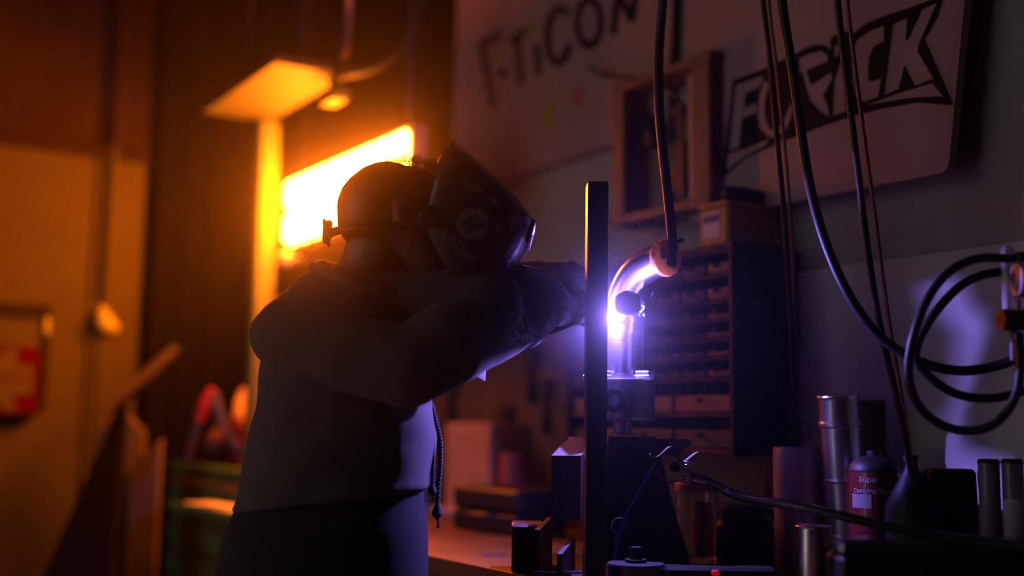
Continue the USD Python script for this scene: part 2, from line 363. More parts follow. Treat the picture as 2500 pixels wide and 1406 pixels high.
def hair_strands():
    base = np.array([0, 0, 0.0]); c = UsdGeom.BasisCurves.Define(stage, P.path + '/hair_strands')
    lo = np.array([t[1].bounds for t in P.todo]); b0, b1 = lo[:, 0].min(0), lo[:, 1].max(0)
    base = np.array([(b0[0] + b1[0]) / 2, (b0[1] + b1[1]) / 2, b0[2]])
    c.CreateTypeAttr('linear'); c.CreatePointsAttr(Vt.Vec3fArray.FromNumpy((np.array(HAIRS).reshape(-1, 3) - base).astype(np.float32)))
    c.CreateCurveVertexCountsAttr(Vt.IntArray([3] * len(HAIRS))); c.CreateWidthsAttr(Vt.FloatArray([0.0006])); c.SetWidthsInterpolation('constant')
    UsdShade.MaterialBindingAPI.Apply(c.GetPrim()).Bind(m_hair); c.GetPrim().SetCustomDataByKey('kind', 'stuff')
hair_strands()
# gloves: gauntlet, palm, five separate fingers closed round what they hold
def glove(wrist0, wrist1, palm, knuckle, fingers, thumb, label):
    g = chain(*wrist0, *wrist1) + chain(wrist1[-1], palm, knuckle)
    for f in fingers: g += chain(*f)
    g += chain(*thumb)
    return g
dn = D0 + .115
def fing(k0, pts, r=0.0115): return [(p, r * (1 - 0.12 * i)) for i, p in enumerate([k0] + pts)]
nf = []
for i, (ox, oy) in enumerate(((12, -34), (16, -12), (12, 10), (4, 30))):
    k0 = at(1392 + ox * 0.4, 752 + oy, dn + .01)
    nf.append(fing(k0, [at(1424 + ox * 0.5, 752 + oy * 0.9, dn - .015), at(1440 + ox * 0.2, 762 + oy * 0.7, dn + .015), at(1425, 770 + oy * 0.6, dn + .035)], 0.0125 - 0.001 * (i == 3)))
near_glove = glove([(at(1266, 746, D0 + .03), S(96, D0)), (at(1310, 742, D0 + .06), S(82, D0))], [(at(1350, 745, D0 + .09), S(52, D0))], (at(1372, 756, dn), 0.027), (at(1394, 744, dn + .01), 0.026), nf,
                   [(at(1372, 745, dn + .02), 0.015), (at(1400, 722, dn + .045), 0.0125), (at(1432, 735, dn + .05), 0.0105)], '')
P.part('glove', smooth_out(near_glove, 0.0045, 4), m_glove, smooth=True)
df = D0 + .21
ff = []
for i, (ox, oy) in enumerate(((0, -26), (8, -8), (8, 10), (0, 28))):
    ff.append(fing(at(1392 + ox, 676 + oy, df - .01), [at(1424 + ox * .5, 690 + oy, df - .03), at(1436 + ox * .3, 712 + oy * .8, df - .01), at(1424, 722 + oy * .7, df + .012)], 0.0125 - 0.001 * (i == 3)))
far_glove = glove([(at(1268, 695, D0 + .25), S(66, D0)), (at(1310, 686, D0 + .24), S(58, D0))], [(at(1340, 680, D0 + .22), S(46, D0))], (at(1370, 682, df), 0.036), (at(1396, 684, df - .01), 0.034), ff,
                  [(at(1365, 690, df - .03), 0.016), (at(1395, 712, df - .055), 0.0125), (at(1425, 722, df - .045), 0.0105)], '')
P.part('glove', smooth_out(far_glove, 0.0045, 4), m_glove, smooth=True)

# ================================================================== welding helmet
m_shell = M('helmet_shell', (0.045, 0.030, 0.030), 0.30, var=0.35, scale=22, coat=0.3)
m_graph = M('helmet_print', (0.16, 0.12, 0.11), 0.4)
m_lens = M('helmet_lens', (0.006, 0.012, 0.008), 0.08, spec=0.8)
m_frm = M('helmet_frame', (0.40, 0.30, 0.33), 0.45, var=0.2, scale=120)
HEL = Thing('welding_helmet', 'dark glossy welding helmet with round emblem worn by the welder', 'helmet')
outl = np.array([(1108, 352), (1150, 388), (1200, 431), (1240, 466), (1262, 491), (1285, 520), (1303, 546), (1303, 556), (1286, 604), (1252, 668), (1210, 722), (1150, 752), (1100, 735), (1066, 684), (1040, 630), (1027, 590), (1030, 520), (1052, 440), (1080, 390)], float)
cc = np.array([1120, 560.0])
def helm(scale, grow, off=(0, 0)):
    pts = []
    for o, k in ((0, 1.0), (.045, .985), (.080, .93), (.105, .83), (.120, .68), (.127, .45)):
        for s in (-1, 1):
            q = cc + (outl - cc) * (k * scale) + off
            # the front narrows less than the back opens
            pts.append(np.array([at(x, y, D0) + HF * s * o * grow for x, y in q]))
    return hull(np.vstack(pts))
shell = helm(1.0, 1.0) - helm(0.955, 0.95, (-6, 4)) - helm(0.93, 0.93, (-46, 22)) - helm(0.9, 0.9, (-90, 40))
shell_t = man(shell.refine_to_length(0.02))
HEL.part('shell', shell_t, m_shell, smooth=30)
# lens frame and lens in the front face
f0, f1 = at(1303, 549, D0), at(1287, 603, D0)
ax = (f1 - f0) / np.linalg.norm(f1 - f0); nx = np.cross(ax, HF); nx = nx * np.sign(nx @ HR)
c_ = (f0 + f1) / 2 - nx * 0.006
wf, hf = 0.10, np.linalg.norm(f1 - f0)
sub = [obox(c_ + HF * s * wf / 2, (HF, ax, nx), (0.016, hf, 0.020), 0.004) for s in (-1, 1)] + [obox(c_ + ax * s * (hf / 2 - 0.006), (HF, ax, nx), (wf, 0.014, 0.020), 0.004) for s in (-1, 1)]
lf = HEL.part('lens_frame', cat(*sub), m_frm, 'pale lens frame')
HEL.part('lens', obox(c_ - nx * 0.002, (HF, ax, nx), (wf - 0.012, hf - 0.012, 0.006), 0.001), m_lens, 'dark green filter glass', under=lf)
HEL.part('brow_rim', tube([at(1108, 352, D0 - .02), at(1110, 352, D0), at(1108, 352, D0 + .02)], 0.003, 8, 12), m_shell)
# headgear
HEL.part('headband', cat(*[tube([at(806, 572, D0), at(850, 560, D0 - .07 * s), at(940, 552, D0 - .086 * s), at(1040, 540, D0 - .10 * s)], 0.008, 8, 24) for s in (-1, 1)]), m_black)
HEL.part('headgear_knob', cat(lathe([(0.010, 0), (0.021, 0.002), (0.023, 0.006), (0.021, 0.012), (0.008, 0.014)], at(809, 568, D0), -HR + 0.12 * Z, 24), chain((at(792, 538, D0), 0.003), (at(796, 568, D0), 0.006), (at(803, 600, D0), 0.003))), m_black)
for s in (-1, 1):
    HEL.part('pivot_knob', lathe([(0.020, 0), (0.020, 0.010), (0.014, 0.014)], at(1062, 560, D0) + HF * s * 0.118, HF * s, 20), m_black)
def draped(shape, t=0.0008, label=None, name='print'):
    """flat print laid on the near side of the shell"""
    g = shapely.segmentize(shape, 9) if hasattr(shapely, 'segmentize') else shape
    out = []
    for poly in getattr(g, 'geoms', [g]):
        v2, f2 = trimesh.creation.triangulate_polygon(poly, engine='earcut')
        o = np.repeat(EYE[None], len(v2), 0); d = np.array([ray(x, y) for x, y in v2])
        loc, ri, ti = shell_t.ray.intersects_location(o, d, multiple_hits=False)
        P3 = np.array([at(x, y, D0 - .11) for x, y in v2]); P3[ri] = loc - d[ri] * t
        out.append(trimesh.Trimesh(P3, f2, process=False))
    HEL.part(name, trimesh.util.concatenate(out), m_graph, label)
el = lambda cx, cy, a, b, r: Polygon([(cx + a * math.cos(q) * math.cos(r) - b * math.sin(q) * math.sin(r), cy + a * math.cos(q) * math.sin(r) + b * math.sin(q) * math.cos(r)) for q in np.linspace(0, 2 * np.pi, 30)])
draped(el(1153, 547, 40, 39, 0).difference(el(1147, 537, 27, 8, -.42)).difference(el(1163, 553, 29, 9, -.42)), label='round emblem with two slanted ovals', name='emblem')
tm = meshkit.text_mesh('Miller', 30, 1.0, True)
flat = tm.vertices[:, 2] < 0.5
ca, sa = math.cos(.66), math.sin(.66)
tp = shapely.union_all([Polygon(tm.vertices[f][:, :2]) for f in tm.faces if flat[f].all()]).buffer(0.01)
sxt = 108 / (tp.bounds[2] - tp.bounds[0])
tp = shapely.transform(tp, lambda a: np.stack([1066 + a[:, 0] * sxt * ca + a[:, 1] * sa, 578 + a[:, 0] * sxt * sa - a[:, 1] * ca], 1))
for g in getattr(tp, 'geoms', [tp]):
    draped(g.simplify(0.4), name='letter')
for sh in ([(1185, 470), (1210, 480), (1225, 505), (1205, 500)], [(1205, 540), (1222, 545), (1230, 560), (1212, 562)], [(1120, 440), (1165, 452), (1185, 470), (1150, 466)]):
    draped(Polygon(sh), name='graphic')

# ================================================================== torch and filler rod in the hands
A_ARC = np.array([at(1489, 775, 2.262)[0], at(1520, 850, 2.30)[1] - 0.0362, at(1489, 775, 2.262)[2]])
T = Thing('welding_torch', 'slim welding torch in the near glove pointing at the bright arc', 'torch')
hd = at(1452, 762, 2.225); tip = A_ARC + (hd - A_ARC) / np.linalg.norm(hd - A_ARC) * 0.006
b0, b1 = at(1288, 831, D0 + .045), at(1400, 790, 2.13)
m_torch = M('torch_grip', (0.30, 0.16, 0.10), 0.45)
T.part('handle', tube([b0, b1, at(1436, 775, 2.17)], 0.0042, 12, 30), m_torch)
dr = (A_ARC - hd) / np.linalg.norm(A_ARC - hd)
T.part('torch_head', chain((at(1430, 775, 2.165), 0.007), (hd, 0.009)), m_black)
T.part('ceramic_cup', lathe([(0.008, 0), (0.0075, 0.012), (0.0055, 0.022), (0.0045, 0.022), (0.0045, 0.002)], hd, dr, 20), M('ceramic_pink', (0.55, 0.36, 0.32), 0.5))
T.part('electrode', tube([hd, tip], [0.0012, 0.0003], 8, smooth=False), M('tungsten', (0.5, 0.5, 0.52), 0.3, metal=1.0))
T.part('back_cap', chain((hd - dr * 0.006, 0.007), (hd - dr * 0.03 + Z * 0.01, 0.005)), m_black)
F_ = Thing('filler_rod', 'thin bright filler rod held in the far glove above the torch', 'rod')
F_.part('rod', tube([at(1395, 700, 2.24), A_ARC + np.array([-0.006, 0.004, 0.006])], 0.0012, 8, smooth=False), M('bright_wire', (0.7, 0.68, 0.66), 0.25, metal=1.0))
# ================================================================== the arc, the pipe and the rotator
m_steel = M('brushed_steel', (0.55, 0.53, 0.55), 0.30, metal=1.0, bump=0.05, bscale=300)
m_pipe = M('pipe_steel', (0.50, 0.48, 0.52), 0.26, metal=1.0, bump=0.03, bscale=200)
m_chuck = M('chuck_steel', (0.34, 0.32, 0.36), 0.38, metal=0.9, var=0.15, scale=40)
m_blackpaint = M('black_paint', (0.016, 0.014, 0.018), 0.42, var=0.2, scale=25)
m_greybox = M('grey_hammer_paint', (0.045, 0.036, 0.038), 0.6, var=0.15, scale=60, bump=0.15, bscale=200)
arc = single('welding_arc', trimesh.creation.icosphere(1, 0.0035).apply_translation(A_ARC), M('arc_light', (0, 0, 0), emit=(ARC[0], ARC[1])), 'blinding blue white welding arc between torch and pipe', 'welding arc')
AX = at(1520, 850, 2.30)
def zy(y): return at(1520, y, 2.30)[2]
def axp(y): return np.array([AX[0], AX[1], zy(y)])
R = lambda px: S(px, 2.30)
E = Thing('bent_pipe', 'shiny bent steel pipe standing in the chuck and curving up to the right', 'pipe')
E.part('lower_pipe', lathe([(R(40), zy(922)), (R(42), zy(918)), (R(42), zy(838)), (R(41.2), zy(836)), (R(42), zy(834)), (R(42), zy(789))], [AX[0], AX[1], 0]), m_pipe)
E.part('weld_flange', lathe([(R(43), zy(790)), (R(47), zy(789)), (R(47), zy(778)), (R(43), zy(777)), (R(43), zy(777)), (R(42), zy(762))], [AX[0], AX[1], 0]), m_pipe, 'flange ring with the glowing joint')
path = [axp(765), at(1523, 738, 2.30), at(1533, 705, 2.295), at(1556, 668, 2.28), at(1590, 643, 2.255), at(1622, 630, 2.225)]
E.part('elbow', tube(path, R(41), 40, 60), m_pipe)
C = Thing('pipe_clamp', 'black collar clamp with a bolt lug around the pipe just above the arc', 'clamp')
C.part('collar', lathe([(R(41), zy(764)), (R(41.8), zy(767)), (R(47), zy(766)), (R(47), zy(756)), (R(42), zy(752)), (R(42), zy(722)), (R(41.6), zy(716)), (R(41), zy(715))], [AX[0], AX[1], 0]), m_black)
C.part('lug', hull(np.vstack([ball(at(1558, 745, 2.27), .008), ball(at(1586, 752, 2.262), .007), ball(at(1578, 770, 2.262), .005), ball(at(1560, 728, 2.27), .007)])), m_blackpaint)
lp = [(-.034, zy(712)), (.030, zy(712)), (.030, zy(768)), (-.010, zy(771)), (-.0035, zy(808)), (-.003, zy(812)), (-.034, zy(812))]
lp = [(-.027 if y == -.034 else y, z) for y, z in lp]
lx = np.array([A_ARC[0] + .070, A_ARC[1], 0])
zq = lp[2][1]
pl = lambda q: hull([lx + [o + .135 * y, y, z] for o in (0, .003) for y, z in q])
C.part('arc_shade_plate', pl(lp[:3] + [(-.027, zq)]) + pl(lp[3:] + [(-.027, zq + .002), (-.0105, zq + .002)]) + pl([(-.052, zy(800)), (-.016, zy(800)), (-.052, zy(908)), (-.016, zy(908))]), m_blackpaint, smooth=20)  # added blade, edge-on to the camera, blocks arc light to wall and bench
C.part('clamp_block', smooth_out(chain((at(1514, 730, 2.224), .0105), (at(1530, 722, 2.222), .0105), (at(1550, 728, 2.226), .0105), (at(1552, 752, 2.230), .0105), (at(1532, 757, 2.228), .0105), (at(1514, 753, 2.226), .0105), (at(1514, 730, 2.224), .0105)) + chain((at(1532, 740, 2.228), .012), (at(1548, 742, 2.232), .011)), .004, 3), m_black)
C.part('bolt', tube([at(1576, 752, 2.255), at(1586, 735, 2.255), at(1597, 713, 2.25)], 0.0035, 10, smooth=False), m_steel, 'bright clamp bolt')
C.part('hook', tube([at(1560, 746, 2.25), at(1572, 745, 2.245), at(1574, 752, 2.245), at(1561, 770, 2.245)], 0.0028, 8, 24), m_steel, 'bright bent hook')
# purge plug closing the end of the pipe, gas hose hanging down to it
ep = path[-1]; ed = spline(path, 60); ed = ed[-1] - ed[-3]; ed /= np.linalg.norm(ed)
ed = ed * 0.8 + np.array([0.20, -0.20, -0.10]); ed /= np.linalg.norm(ed)
m_amber = usdkit.material(stage, '/World/Looks/amber_silicone', {'d': ('principled_bsdf', {'base_color': (0.50, 0.28, 0.14), 'roughness': 0.3, 'coat_weight': 0.3}), 't': ('translucent_bsdf', {'color': (0.60, 0.32, 0.13)}), 'm': ('mix_closure', {'fac': 0.6})}, [('d.BSDF', 'm.closure1'), ('t.BSDF', 'm.closure2')], surface='m.closure')
G = Thing('purge_plug', 'amber silicone plug closing the upper end of the bent pipe', 'plug')
G.part('disc', lathe([(R(36), -0.004), (R(43), -0.002), (R(45), 0.004), (R(43), 0.011), (R(30), 0.015)], ep, ed, 44), m_amber)
G.part('sticker', obox(ep + ed * 0.0135 - np.cross(Z, ed) * 0.017 + Z * 0.006, (np.cross(Z, ed), np.cross(ed, np.cross(Z, ed)), ed), (0.012, 0.022, 0.004), 0.001), M('sticker_white', (0.75, 0.7, 0.75), 0.4), 'small white square tag')
fit0 = at(1646, 622, 2.315)
G.part('fitting', cat(chain((at(1640, 640, 2.21), .010), (at(1643, 612, 2.205), .008)), cyl(at(1643, 612, 2.205), 0.0085, 0.016), tube([at(1655, 590, 2.205), at(1668, 585, 2.20)], 0.004, 8, smooth=False)), m_black)
m_hose = M('hose_rubber', (0.010, 0.009, 0.012), 0.5, spec=0.35, var=0.1, scale=50)
def hose(name, label, pts, r, mat=None, k=12, n=110, cat_='hose', group=None):
    return single(name, tube(pts, r, k, n), mat or m_hose, label, cat_, group, smooth=True)
up = lambda p, z: np.array([p[0], p[1], z])
def ceil_to(p, q):
    """carry a hanging line on from p, away from q, up to the ceiling"""
    d = (p - q) / np.linalg.norm(p - q); z = Z_TOP - p[2]
    return [np.array([p[0] + d[0] * z * 0.25, p[1] + d[1] * z * 0.25, Z_TOP + 0.002]), np.array([p[0] + d[0] * z * 0.14, p[1] + d[1] * z * 0.14, p[2] + z * 0.5])]
h = [at(1619, -20, 2.30), at(1611, 90, 2.30), at(1608, 190, 2.28), at(1612, 300, 2.26), at(1623, 410, 2.24), at(1634, 510, 2.22), at(1643, 604, 2.205)]
hose('gas_hose', 'black gas hose hanging straight down to the amber plug', ceil_to(h[0], h[1]) + h, 0.0095)
# upright post of the rotator's torch stand
m_post = M('post_steel', (0.035, 0.032, 0.042), 0.38, metal=0.3, var=0.2, scale=30)
pt, pb = at(1457, 436, 2.10), at(1451, 1392, 2.10)
yw = math.radians(2); pxa = np.array([math.cos(yw), math.sin(yw), 0]); pya = np.array([-math.sin(yw), math.cos(yw), 0])
Q = Thing('steel_post', 'tall dark square steel post standing on the bench left of the chuck', 'post')
Zb = 0.92
pc = np.array([(pt[0] + pb[0]) / 2, (pt[1] + pb[1]) / 2, (pt[2] + Zb + .012) / 2])
lean = np.array([(pt - pb)[0], (pt - pb)[1], 0]) * 0.0
Q.part('tube', obox(pc, (pxa, pya, Z + np.array([0.004, 0, 0])), (S(51, 2.1), 0.045, pt[2] - Zb - .012), 0.0022), m_post)
Q.part('foot_plate', obox(np.array([pb[0], pb[1], Zb + .006]), (pxa, pya, Z), (0.085, 0.05, 0.012), 0.002), m_blackpaint)
# rotator: motor body, chuck, sloping control box, base
B = Thing('welding_rotator', 'black welding rotator with a round steel chuck on the bench behind the post', 'rotator')
B.part('chuck', lathe([(R(70), zy(1028)), (R(76), zy(1026)), (R(77), zy(1022)), (R(78), zy(1020)), (R(78), zy(931)), (R(76), zy(927)), (R(50), zy(926)), (R(50), zy(915)), (R(44), zy(915))], [AX[0], AX[1], 0], k=56), m_chuck, 'round machined chuck')
for k in range(3):
    a = math.radians(-34 + 120 * k); rd = np.array([math.cos(a), math.sin(a), 0]); tg_ = np.array([-rd[1], rd[0], 0])
    c0 = np.array([AX[0], AX[1], 0])
    B.part('jaw', cat(obox(c0 + rd * R(72) + Z * (zy(928) + zy(921)) / 2, (rd, tg_, Z), (R(52), 0.040, zy(917) - zy(930)), 0.001), obox(c0 + rd * R(64) + Z * (zy(921) + zy(909)) / 2, (rd, tg_, Z), (R(36), 0.036, zy(908) - zy(921)), 0.001)), m_steel)
kd = np.array([-0.36, -0.93, 0]); kp = np.array([AX[0], AX[1], zy(980)]) + kd * R(77)
B.part('key_socket', lathe([(0.010, -0.012), (0.012, 0.0), (0.022, 0.001), (0.023, 0.004), (0.019, 0.005), (0.012, 0.003), (0.0115, -0.01)], kp, kd, 28), m_blackpaint, 'dark round key socket')
B.part('spindle', lathe([(R(34), zy(1062)), (R(34), zy(1058)), (R(22), zy(1055)), (R(22), zy(1028))], [AX[0], AX[1], 0]), m_chuck)
B.part('set_screw', obox(at(1571, 1031, 2.245), (HR, HF, Z), (0.010, 0.010, 0.008), 0.001), m_steel)
bt, bb = zy(1066), Zb + 0.012
bq = [at(1486, 1066, 2.24), at(1602, 1066, 2.24), at(1602, 1066, 2.40), at(1486, 1066, 2.40)]
bl = [at(1470, 1240, 2.23), at(1648, 1250, 2.23), at(1648, 1250, 2.42), at(1470, 1240, 2.42)]
bm = [np.array([*(at(1455, 1350, 2.22)[:2]), bb]), np.array([*(at(1684, 1350, 2.22)[:2]), bb]), np.array([*(at(1684, 1350, 2.44)[:2]), bb]), np.array([*(at(1455, 1350, 2.44)[:2]), bb])]
B.part('motor_body', hull(np.array(bq + bl)) + hull(np.array(bl + bm)), m_blackpaint, smooth=20)
arm = [at(1580, 1070, 2.26), at(1672, 1072, 2.24), at(1684, 1074, 2.24), at(1688, 1082, 2.24), at(1660, 1108, 2.24), at(1640, 1112, 2.24), at(1585, 1100, 2.26)]
B.part('clamp_arm', hull(np.vstack([np.array(arm), np.array(arm) + HF * 0.05])), m_blackpaint, smooth=20)
tl = [at(1346, 1112, 2.20), at(1418, 1112, 2.20), at(1470, 1067, 2.30), at(1390, 1067, 2.30)]
lo_ = [np.array([p[0], p[1], at(1380, 1268, 2.2)[2]]) for p in tl]
B.part('control_box', hull(np.array(tl + lo_)), m_greybox, 'grey control box with sloping top', smooth=10)
for q in ((1349, 1160), (1379, 1250)):
    B.part('screw', lathe([(0.002, 0), (0.0022, 0.001), (0.0014, 0.002)], at(q[0], q[1], 2.199), -HF, 10), m_steel)
B.part('base', hull(np.vstack([[np.array([*(at(px, 1390, d)[:2]), z]) for px, d in ((1300, 2.14), (1640, 2.14), (1660, 2.46), (1330, 2.46))] for z in (bb - .012, bb)])), m_blackpaint, smooth=10)
for (xa, ya), (xb, yb), d in (((1305, 1293), (1336, 1262), 2.16), ((1360, 1352), (1392, 1312), 2.13)):
    a_, b_ = at(xa, ya, d), at(xb, yb, d + .06)
    lo2 = [np.array([a_[0], a_[1], Zb + .012]), np.array([b_[0], b_[1], Zb + .012])]
    B.part('gusset', hull(np.array([a_, b_, a_ + HR * .010, b_ + HR * .010, *lo2, lo2[0] + HR * .010, lo2[1] + HR * .010])), m_blackpaint, smooth=10)
K = Thing('steel_block', 'low black steel block on the bench left of the rotator', 'block')
K.part('block', obox(np.array([*(at(1288, 1340, 2.26)[:2]), (Zb + at(1288, 1281, 2.22)[2]) / 2]), (HR, HF, Z), (S(78, 2.26), 0.10, at(1288, 1281, 2.22)[2] - Zb), 0.004), m_blackpaint)
# lever with a ring, leaning on the rotator
L = Thing('blue_lever', 'slim blue lever with a steel ring in front of the rotator body', 'lever')
L.part('rod', tube([at(1603, 1128, 2.20), at(1560, 1205, 2.19), at(1532, 1250, 2.185)], 0.0042, 10, smooth=False), M('blue_paint', (0.03, 0.035, 0.16), 0.4))
L.part('grip', tube([at(1534, 1246, 2.185), at(1512, 1305, 2.18), at(1504, 1375, 2.17)], [0.0055, 0.0075, 0.0055], 12, smooth=False), M('blue_paint', (0.03, 0.035, 0.16), 0.4))
rc = at(1513, 1284, 2.18)
L.part('ring', tube([rc + (HR * math.cos(a) + Z * math.sin(a)) * S(19, 2.18) for a in np.linspace(0, 2 * np.pi * 0.98, 30)], 0.0016, 8, smooth=False), m_steel, 'steel ring')
# ground clamp and its cable
m_copper = M('clamp_bronze', (0.42, 0.30, 0.26), 0.35, metal=0.9, var=0.15, scale=40)
g = Thing('ground_clamp', 'bronze ground clamp with a coil spring gripping the rotator', 'clamp')
def strip(pxs, d, w, t):
    p = spline([at(x, y, d) for x, y in pxs], 40)
    tt_ = np.gradient(p, axis=0); tt_ /= np.linalg.norm(tt_, axis=1, keepdims=True)
    nn = np.cross(tt_, HF); nn /= np.linalg.norm(nn, axis=1, keepdims=True)
    out = manifold3d.Manifold()
    for i in range(len(p) - 1):
        out += hull(np.vstack([[p[j] + nn[j] * s * t + HF * o for s in (-.5, .5) for o in (0, w)] for j in (i, i + 1)]))
    return out
g.part('upper_jaw', strip([(1588, 1108), (1606, 1116), (1626, 1100), (1641, 1092), (1655, 1108), (1668, 1128), (1690, 1116), (1712, 1106)], 2.17, 0.03, 0.003), m_copper)
g.part('lower_jaw', strip([(1604, 1148), (1616, 1168), (1634, 1178), (1652, 1174), (1672, 1178), (1700, 1186), (1722, 1184)], 2.17, 0.03, 0.003), m_copper)
sp0, sp1 = at(1681, 1122, 2.172), at(1675, 1182, 2.172)
aa = np.linspace(0, 2 * np.pi * 8, 160)
g.part('spring', tube(sp0 + (sp1 - sp0) * np.linspace(0, 1, 160)[:, None] + 0.0075 * (np.cos(aa)[:, None] * HR + np.sin(aa)[:, None] * HF), 0.0013, 6, smooth=False), m_steel, 'bright coil spring')
g.part('pivot', tube([at(1648, 1140, 2.165), at(1648, 1140, 2.21)], 0.010, 16, smooth=False), m_iron)
g.part('ferrule', tube([at(1688, 1166, 2.18), at(1722, 1172, 2.18)], 0.012, 16, smooth=False), m_chuck)
cable = [at(1716, 1171, 2.18), at(1740, 1180, 2.17), at(1790, 1206, 2.14), at(1850, 1221, 2.10), at(1930, 1233, 2.05), at(2040, 1256, 2.00), at(2180, 1288, 1.95), at(2340, 1315, 1.90), at(2520, 1335, 1.84), at(2760, 1345, 1.78)]
hose('ground_cable', 'thick black cable running right from the bronze ground clamp', cable, 0.0085, m_rubber, cat_='cable')
# ================================================================== things on the right wall
m_banner = M('banner_vinyl', (0.28, 0.19, 0.21), 0.55, var=0.05, scale=7, bump=0.05, bscale=12)
m_ink = M('banner_ink', (0.025, 0.014, 0.018), 0.5)
m_lime = M('banner_lime', (0.24, 0.22, 0.02), 0.5)
m_red_ink = M('banner_red', (0.36, 0.06, 0.08), 0.5)
m_grey_ink = M('banner_grey', (0.30, 0.22, 0.25), 0.5)
def wall_poly(pxs, v, t, mapper=None):
    """pixel outline -> a sheet t thick lying on the plane v of the wall"""
    q = [to_uvz(on_v(*(mapper(p) if mapper else p), v)) for p in pxs]
    return plate(Polygon([(-a[0], a[2]) for a in q]).buffer(0), uvz(0, v, 0), -DU, Z, t)
def wall_shape(shape, v, t):
    g = shapely.transform(shape, lambda a: np.array([[-to_uvz(on_v(x, y, v))[0], to_uvz(on_v(x, y, v))[2]] for x, y in a]))
    return plate(g.buffer(0), uvz(0, v, 0), -DU, Z, t)
# first banner
t = Thing('banner', 'white wall banner with dark capitals and lime dots left of the wooden rack', 'banner')
t.part('sheet', wall_poly([(1122, -70), (1648, -70), (1634, 308), (1230, 441), (1104, 482)], 0.03, 0.006), m_banner)
T1 = lambda x, y: (1080 + x / 3.124, y / 3.124)
def strokes(lines, w, v, tf, flat=True):
    g = shapely.union_all([LineString([tf(*p) for p in l]).buffer(w, cap_style='flat' if flat else 'round', join_style='round') for l in lines])
    return wall_shape(g, v, 0.0015)
VB = 0.0365
t.part('letter', strokes([[(296, 335), (392, 815)], [(290, 345), (445, 255)]], 7.5, VB, T1), m_ink)
t.part('letter_dot', wall_shape(Point(T1(425, 432)).buffer(13), VB, 0.0015), m_lime, 'lime green dot')
t.part('letter_dot', wall_shape(Point(T1(460, 565)).buffer(12), VB, 0.0015), m_ink)
t.part('letter', strokes([[(515, 315), (640, 230)], [(572, 280), (602, 645)]], 7.5, VB, T1), m_ink)
t.part('letter', strokes([[(715, 335), (738, 575)]], 7.5, VB, T1), m_ink)
t.part('letter_dot', wall_shape(Point(T1(695, 200)).buffer(14), VB, 0.0015), m_lime, 'lime green dot')
t.part('letter', strokes([[(945, 95), (905, 62), (860, 80), (822, 150), (802, 270), (812, 390), (845, 465), (890, 485), (935, 440), (968, 350)]], 8.5, VB, T1, False), m_ink)
an = np.linspace(0, 2 * np.pi, 40)
t.part('letter', wall_shape(Polygon([T1(1120 + 112 * math.cos(a) + 0, 175 + 205 * math.sin(a)) for a in an]).difference(Polygon([T1(1120 + 66 * math.cos(a), 170 + 140 * math.sin(a)) for a in an])), VB, 0.0015), m_ink)
t.part('letter', strokes([[(1345, -60), (1302, 260)], [(1345, -60), (1445, 165)], [(1445, 165), (1480, -110)]], 8.5, VB, T1), m_ink)
t.part('emblem', wall_shape(Polygon([T1(802 + 52 * math.cos(a) - 12 * math.sin(a), 870 + 118 * math.sin(a)) for a in an]), VB, 0.0015), m_lime, 'lime green leaf shaped emblem')
t.part('emblem', wall_shape(Polygon([T1(1040 + 42 * math.cos(a), 740 + 70 * math.sin(a) - 25 * math.cos(a)) for a in an]), VB, 0.0015), m_red_ink, 'small red emblem')
for l_ in ([(1085, 700), (1290, 635)], [(360, 1060), (600, 935)]): t.part('small_print', strokes([l_], 5, VB, T1), m_grey_ink)
